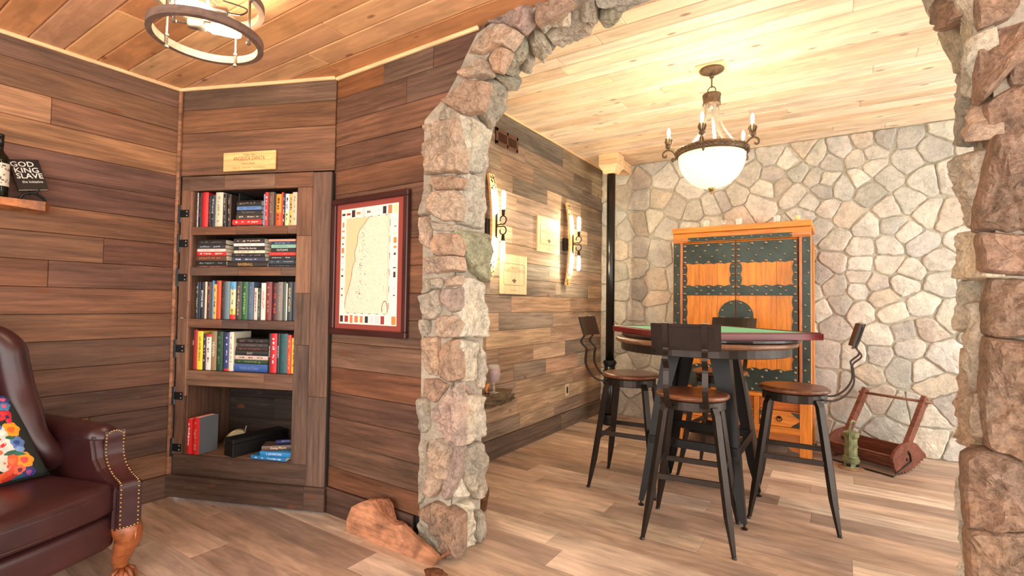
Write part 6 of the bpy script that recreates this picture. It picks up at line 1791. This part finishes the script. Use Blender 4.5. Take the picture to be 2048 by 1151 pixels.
cbox('mat_board', (FW - 2 * fw + 0.004, 0.004, FH - 2 * fw + 0.004), 0.0005, plain('red_mat', (140, 58, 46), 0.8), (0, -0.010, 0), fm)
px0, px1, pz0, pz1 = FW * (0.118 - 0.5), FW * (0.872 - 0.5), FH * (0.08 - 0.5), FH * (0.918 - 0.5)
pr = cbox('map_print', (px1 - px0, 0.002, pz1 - pz0), 0.0003, plain('map_paper', (232, 218, 206), 0.75), ((px0 + px1) / 2, -0.013, (pz0 + pz1) / 2), fm)
mx0, mx1, mz0, mz1 = FW * (0.195 - 0.5), FW * (0.775 - 0.5), FH * (0.158 - 0.5), FH * (0.845 - 0.5)
s_ = N('map_land')
v1 = s_.noise(s_.coord((1, 1, 1), False), 150.0, 3, 0.7, 1.5)
cl = s_.ramp(v1, [(0.36, lin((170, 146, 124))), (0.44, lin((228, 206, 180))), (0.62, lin((236, 214, 190)))])
M_LAND = s_.done(cl, 0.75)
def flatp(name, poly, y, mat, col=None, th=0.0006):
    bm = bmesh.new(); bm_prism(bm, poly, lambda u, v, q: Vector((u, q, v)), y - th, y)
    bmesh.ops.triangulate(bm, faces=[f for f in bm.faces if len(f.verts) > 4])
    o = bmobj(name, bm, mat, None, col); o.parent = fm; return o
def prp(o):
    o.parent = pr; o.matrix_parent_inverse = pr.matrix_basis.inverted(); return o
prp(flatp('map_land', [(mx0, mz0), (mx1, mz0), (mx1, mz1), (mx0, mz1)], -0.0141, M_LAND))
coast = [(350, 258), (318, 300), (285, 340), (272, 375), (270, 430), (258, 465), (250, 490), (258, 545), (243, 575), (236, 600), (234, 640), (222, 700), (208, 750), (195, 790), (190, 815), (186, 850)]
cp_ = [(mx0 + (a - 186) / (490 - 186) * (mx1 - mx0), mz1 - (b - 258) / (900 - 258) * (mz1 - mz0)) for a, b in coast]
bm = bmesh.new()
for (p, q) in zip(cp_, cp_[1:]): bm_prism(bm, [(mx0, p[1]), (mx0, q[1]), q, p], lambda u, v, t: Vector((u, t, v)), -0.0153, -0.0147)
bmesh.ops.remove_doubles(bm, verts=bm.verts[:], dist=1e-5)
prp(bmobj('map_sea', bm, plain('map_sea', (236, 188, 144), 0.75), fm))
bm = bmesh.new(); bm_tube(bm, [Vector((a, -0.0156, b)) for a, b in cp_], 0.0014, 4); o = bmobj('coast_line', bm, M_INK, fm, (120, 56, 44)); prp(o)
rr = random.Random(11)
EMB = [(52, 34, 38), (150, 50, 46), (60, 34, 36), (226, 124, 60), (200, 196, 196), (120, 100, 90), (214, 206, 206), (196, 196, 200), (40, 36, 44), (216, 116, 74), (210, 206, 140)]
def emblem(x, z, w, h, col):
    o = flatp('printed_emblem', [(x - w / 2, z - h / 2), (x + w / 2, z - h / 2), (x + w / 2, z + h / 2), (x - w / 2, z + h / 2)], -0.0141, M_INK, col, 0.0005); prp(o)
ew = (px1 - px0) / 11
for k in range(11):
    x = px0 + ew * (k + 0.5)
    emblem(x, pz1 - 0.030, ew * rr.uniform(0.55, 0.8), rr.choice((0.046, 0.04, 0.018, 0.012)), EMB[k])
    emblem(x, pz0 + 0.028, ew * rr.uniform(0.5, 0.8), rr.choice((0.044, 0.036, 0.014, 0.02)), rr.choice(EMB))
nr = 14
for k in range(nr):
    z = pz0 + 0.07 + (pz1 - pz0 - 0.14) * (k + 0.5) / nr
    emblem(px0 + 0.019, z, rr.uniform(0.012, 0.026), rr.choice((0.006, 0.01, 0.03, 0.008)), rr.choice(EMB))
    emblem(px1 - 0.021, z, rr.uniform(0.012, 0.028), rr.choice((0.006, 0.012, 0.03, 0.012)), rr.choice(EMB))
bm = bmesh.new()
for k in range(60):
    t_ = rr.random(); bm_box(bm, (mx0 + (mx1 - mx0) * (0.42 - 0.08 * t_ + rr.gauss(0, 0.05)), -0.0146, mz1 - (mz1 - mz0) * (0.1 + 0.75 * t_)), (rr.uniform(0.003, 0.01), 0.0006, rr.uniform(0.002, 0.004)))
for k in range(70): bm_box(bm, (mx1 - 0.012, -0.0146, mz0 + (mz1 - mz0) * (k + 0.5) / 70), (0.014, 0.0004, 0.001))
for k in range(6):
    for (xx, zz, a_, b_) in ((mx0 + (mx1 - mx0) * (k + 0.5) / 6, mz1, 0.02, 0.003), (mx0 + (mx1 - mx0) * (k + 0.5) / 6, mz0, 0.02, 0.003), (mx0, mz0 + (mz1 - mz0) * (k + 0.5) / 6, 0.003, 0.035), (mx1, mz0 + (mz1 - mz0) * (k + 0.5) / 6, 0.003, 0.035)):
        bm_box(bm, (xx, -0.0146, zz), (a_, 0.0006, b_))
o = bmobj('map_marks', bm, M_INK, fm, (70, 50, 44)); o['kind'] = 'stuff'; prp(o)
bm = bmesh.new()
kx, kz = mx1 - 0.028, mz0 + 0.03
bm_tube(bm, smooth_path([(kx - 0.022, -0.015, kz - 0.02), (kx - 0.022, -0.015, kz + 0.01), (kx - 0.012, -0.015, kz + 0.034), (kx + 0.004, -0.015, kz + 0.038), (kx + 0.018, -0.015, kz + 0.016), (kx + 0.02, -0.015, kz - 0.02)], 4), 0.002, 4)
o = bmobj('cartouche', bm, M_INK, fm, (90, 50, 40)); prp(o)

# ------------------------------------------------------------------ slab of wood on the floor, driftwood pieces
OUT = [(185, 640), (192, 470), (240, 325), (330, 280), (420, 250), (470, 262), (520, 330), (560, 400), (640, 450), (700, 520), (760, 560), (850, 545), (890, 590), (960, 660), (1040, 720), (1120, 790), (1200, 850), (1260, 905), (1295, 950), (1240, 1000)]
YW = 1.775
poly = [(p.x, max(p.z, 0.0)) for p in (on_y(660 + a / 6.027, 960 + b / 6.027, YW) for a, b in OUT)]
x_l, x_r = poly[0][0], poly[-1][0]
poly[0] = (x_l, 0.0); poly[-1] = (x_r, 0.0)
cxw = (x_l + x_r) / 2
ws = thing('wood_slab', 'orange-brown slab of rough wood leaning at the foot of the pillar', 'wood slab', (cxw, YW + 0.03, 0))
def fl_(u, v, q): return Vector((u - cxw, q - 0.03 + v * 0.10 + (0.012 * noise.noise(Vector((u * 14, v * 14, 0))) if q < 0.01 else 0), v))
bm = bmesh.new(); bm_prism(bm, poly, fl_, 0.0, 0.022); bmesh.ops.triangulate(bm, faces=[f for f in bm.faces if len(f.verts) > 4])
o = bmobj('sawn_face', bm, M_LIVE, ws, (190, 132, 98)); 
BARK = [(400, 300), (440, 246), (560, 232), (650, 240), (700, 300), (735, 400), (760, 490), (850, 520), (905, 565), (1000, 655), (1100, 760), (1200, 850), (1290, 930), (1420, 860), (1430, 890), (1300, 975), (1230, 985), (1100, 850), (900, 700), (700, 540), (500, 400)]
pb2 = [(p.x, max(p.z, 0.003)) for p in (on_y(660 + a / 6.027, 960 + b / 6.027, YW + 0.03) for a, b in BARK)]
bm = bmesh.new(); bm_prism(bm, pb2, fl_, 0.0225, 0.042); bmesh.ops.triangulate(bm, faces=[f for f in bm.faces if len(f.verts) > 4])
bmesh.ops.subdivide_edges(bm, edges=bm.edges[:], cuts=2, use_grid_fill=True)
for v in bm.verts: v.co += Vector((0, 0.004, 0.006)) * noise.noise(v.co * 45)
bmobj('bark_edge', bm, M_BARK, ws, (150, 98, 70))
p = on_z(872, 1163, 0.0)
o = lump('driftwood_chunk', (0.055, 0.035, 0.03), M_BARK, (110, 66, 40), None, (p.x, p.y, 0.026), 0.3, 6, 5, 3, None, -0.026)
tag(o, 'small dark brown chunk of wood lying on the open floor', 'wood chunk')
p = on_z(962, 1020, 0.0)
o = lump('driftwood_stump', (0.05, 0.05, 0.09), M_BARK, (112, 76, 50), None, (p.x - 0.005, p.y, 0.075), 0.35, 6, 9, 3, None, -0.075)
tag(o, 'knobbly driftwood stump standing behind the stone pillar', 'driftwood')

# ------------------------------------------------------------------ ceiling light with two rings
LX, LY = -2.10, 0.965
def ring_light(lx, ly, lab):
    t = thing('ceiling_light', lab, 'lamp', (lx, ly, 0), 0, 'ring ceiling lights')
    bm = bmesh.new(); bm_lathe(bm, [(0.0, ZN - 0.022), (0.06, ZN - 0.02), (0.066, ZN - 0.014), (0.066, ZN - 0.0005), (0.0, ZN)], 32); bmobj('canopy', bm, M_NICK, t, smooth=True)
    zl_, zu = 2.255, 2.405
    bm = bmesh.new(); bm_tube(bm, [(0, 0, 2.33), (0, 0, ZN - 0.02)], 0.009, 10); bmobj('stem', bm, M_NICK, t, smooth=True)
    for (z, R) in ((zl_, 0.19), (zu, 0.19)):
        bm = bmesh.new(); bm_ring(bm, (0, 0, z), R, 0, 64, 8, None, (0.022, 0.03)); bmobj('ring', bm, M_RINGM, t)
    for k in range(4):
        a = math.radians(28 + 90 * k); x, y = 0.174 * math.cos(a), 0.174 * math.sin(a)
        bm = bmesh.new(); bm_tube(bm, [(x, y, zl_ - 0.03), (x, y, zu + 0.02)], 0.0055, 8); rod = bmobj('rod', bm, M_NICK, t, smooth=True)
        for z in (zl_ - 0.03, zl_ + 0.018):
            bm = bmesh.new(); bm_lathe(bm, [(0.004, z - 0.006), (0.009, z - 0.002), (0.009, z + 0.004), (0.0, z + 0.006)], 10, (x, y, 0)); bmobj('nut', bm, M_NICK, rod)
    for k in range(2):
        a = math.radians(28 + 90 * k)
        bm = bmesh.new(); bm_tube(bm, [(0.174 * math.cos(a), 0.174 * math.sin(a), zu + 0.018), (-0.174 * math.cos(a), -0.174 * math.sin(a), zu + 0.018)], 0.005, 6); bmobj('cross_bar', bm, M_NICK, t)
    d = Vector((math.cos(math.radians(57)), math.sin(math.radians(57)), 0)); e_ = Vector((-d.y, d.x, 0))
    for sgn, off, z in ((-1, -0.035, 2.355), (1, 0.035, 2.315)):
        M3 = Matrix((e_, Vector((0, 0, 1)), d * sgn)).transposed()
        if M3.determinant() < 0: M3 = Matrix((-e_, Vector((0, 0, 1)), d * sgn)).transposed()
        c0 = e_ * off + Vector((0, 0, z))
        bm = bmesh.new(); bm_lathe(bm, [(0.012, -0.075), (0.02, -0.07), (0.021, -0.012), (0.0, -0.011)], 20, c0, M3); sk = bmobj('bulb_socket', bm, M_NICK, t, smooth=True)
        bm = bmesh.new(); bm_lathe(bm, [(0.013, -0.011), (0.016, 0.006), (0.021, 0.014), (0.0215, 0.10), (0.016, 0.113), (0.0, 0.116)], 20, c0, M3); bmobj('tube_bulb', bm, M_NEARB, sk, smooth=True)
        q = c0 - d * sgn * 0.075
        bm = bmesh.new(); bm_tube(bm, smooth_path([q, q - d * sgn * 0.045 + Vector((0, 0, 0.004)), q - d * sgn * 0.06 - e_ * off + Vector((0, 0, 0.05)), Vector((0, 0, 0.0)) - d * sgn * 0.05 + Vector((0, 0, zu + 0.013))], 5), 0.003, 6); bmobj('wire', bm, M_BLACKIRON, sk)
    bm = bmesh.new(); bm_box(bm, (0, 0, 2.335), (0.03, 0.03, 0.05), Matrix.Rotation(math.radians(57), 3, 'Z'), 0.004); bm_tube(bm, [e_ * 0.036 + Vector((0, 0, 2.335)), -e_ * 0.036 + Vector((0, 0, 2.335))], 0.007, 8); bmobj('socket_hub', bm, M_NICK, t)
    return t
M_NICK = plain('brushed_nickel', (150, 138, 124), 0.3, 0.85)
M_RINGM = wood_mat('ring_wood', 0.5, 0.2, 0.15, 0.05, 6, 30)
M_NEARB = emit('lit_bulb_near', (255, 234, 198), BULB_NEAR)
r1 = ring_light(LX, LY, 'two-ring ceiling light with bare tube bulbs near the bookcase')
for o in r1.children:
    if o.name.startswith('ring'): o.color = (*lin((112, 90, 78)), 1)
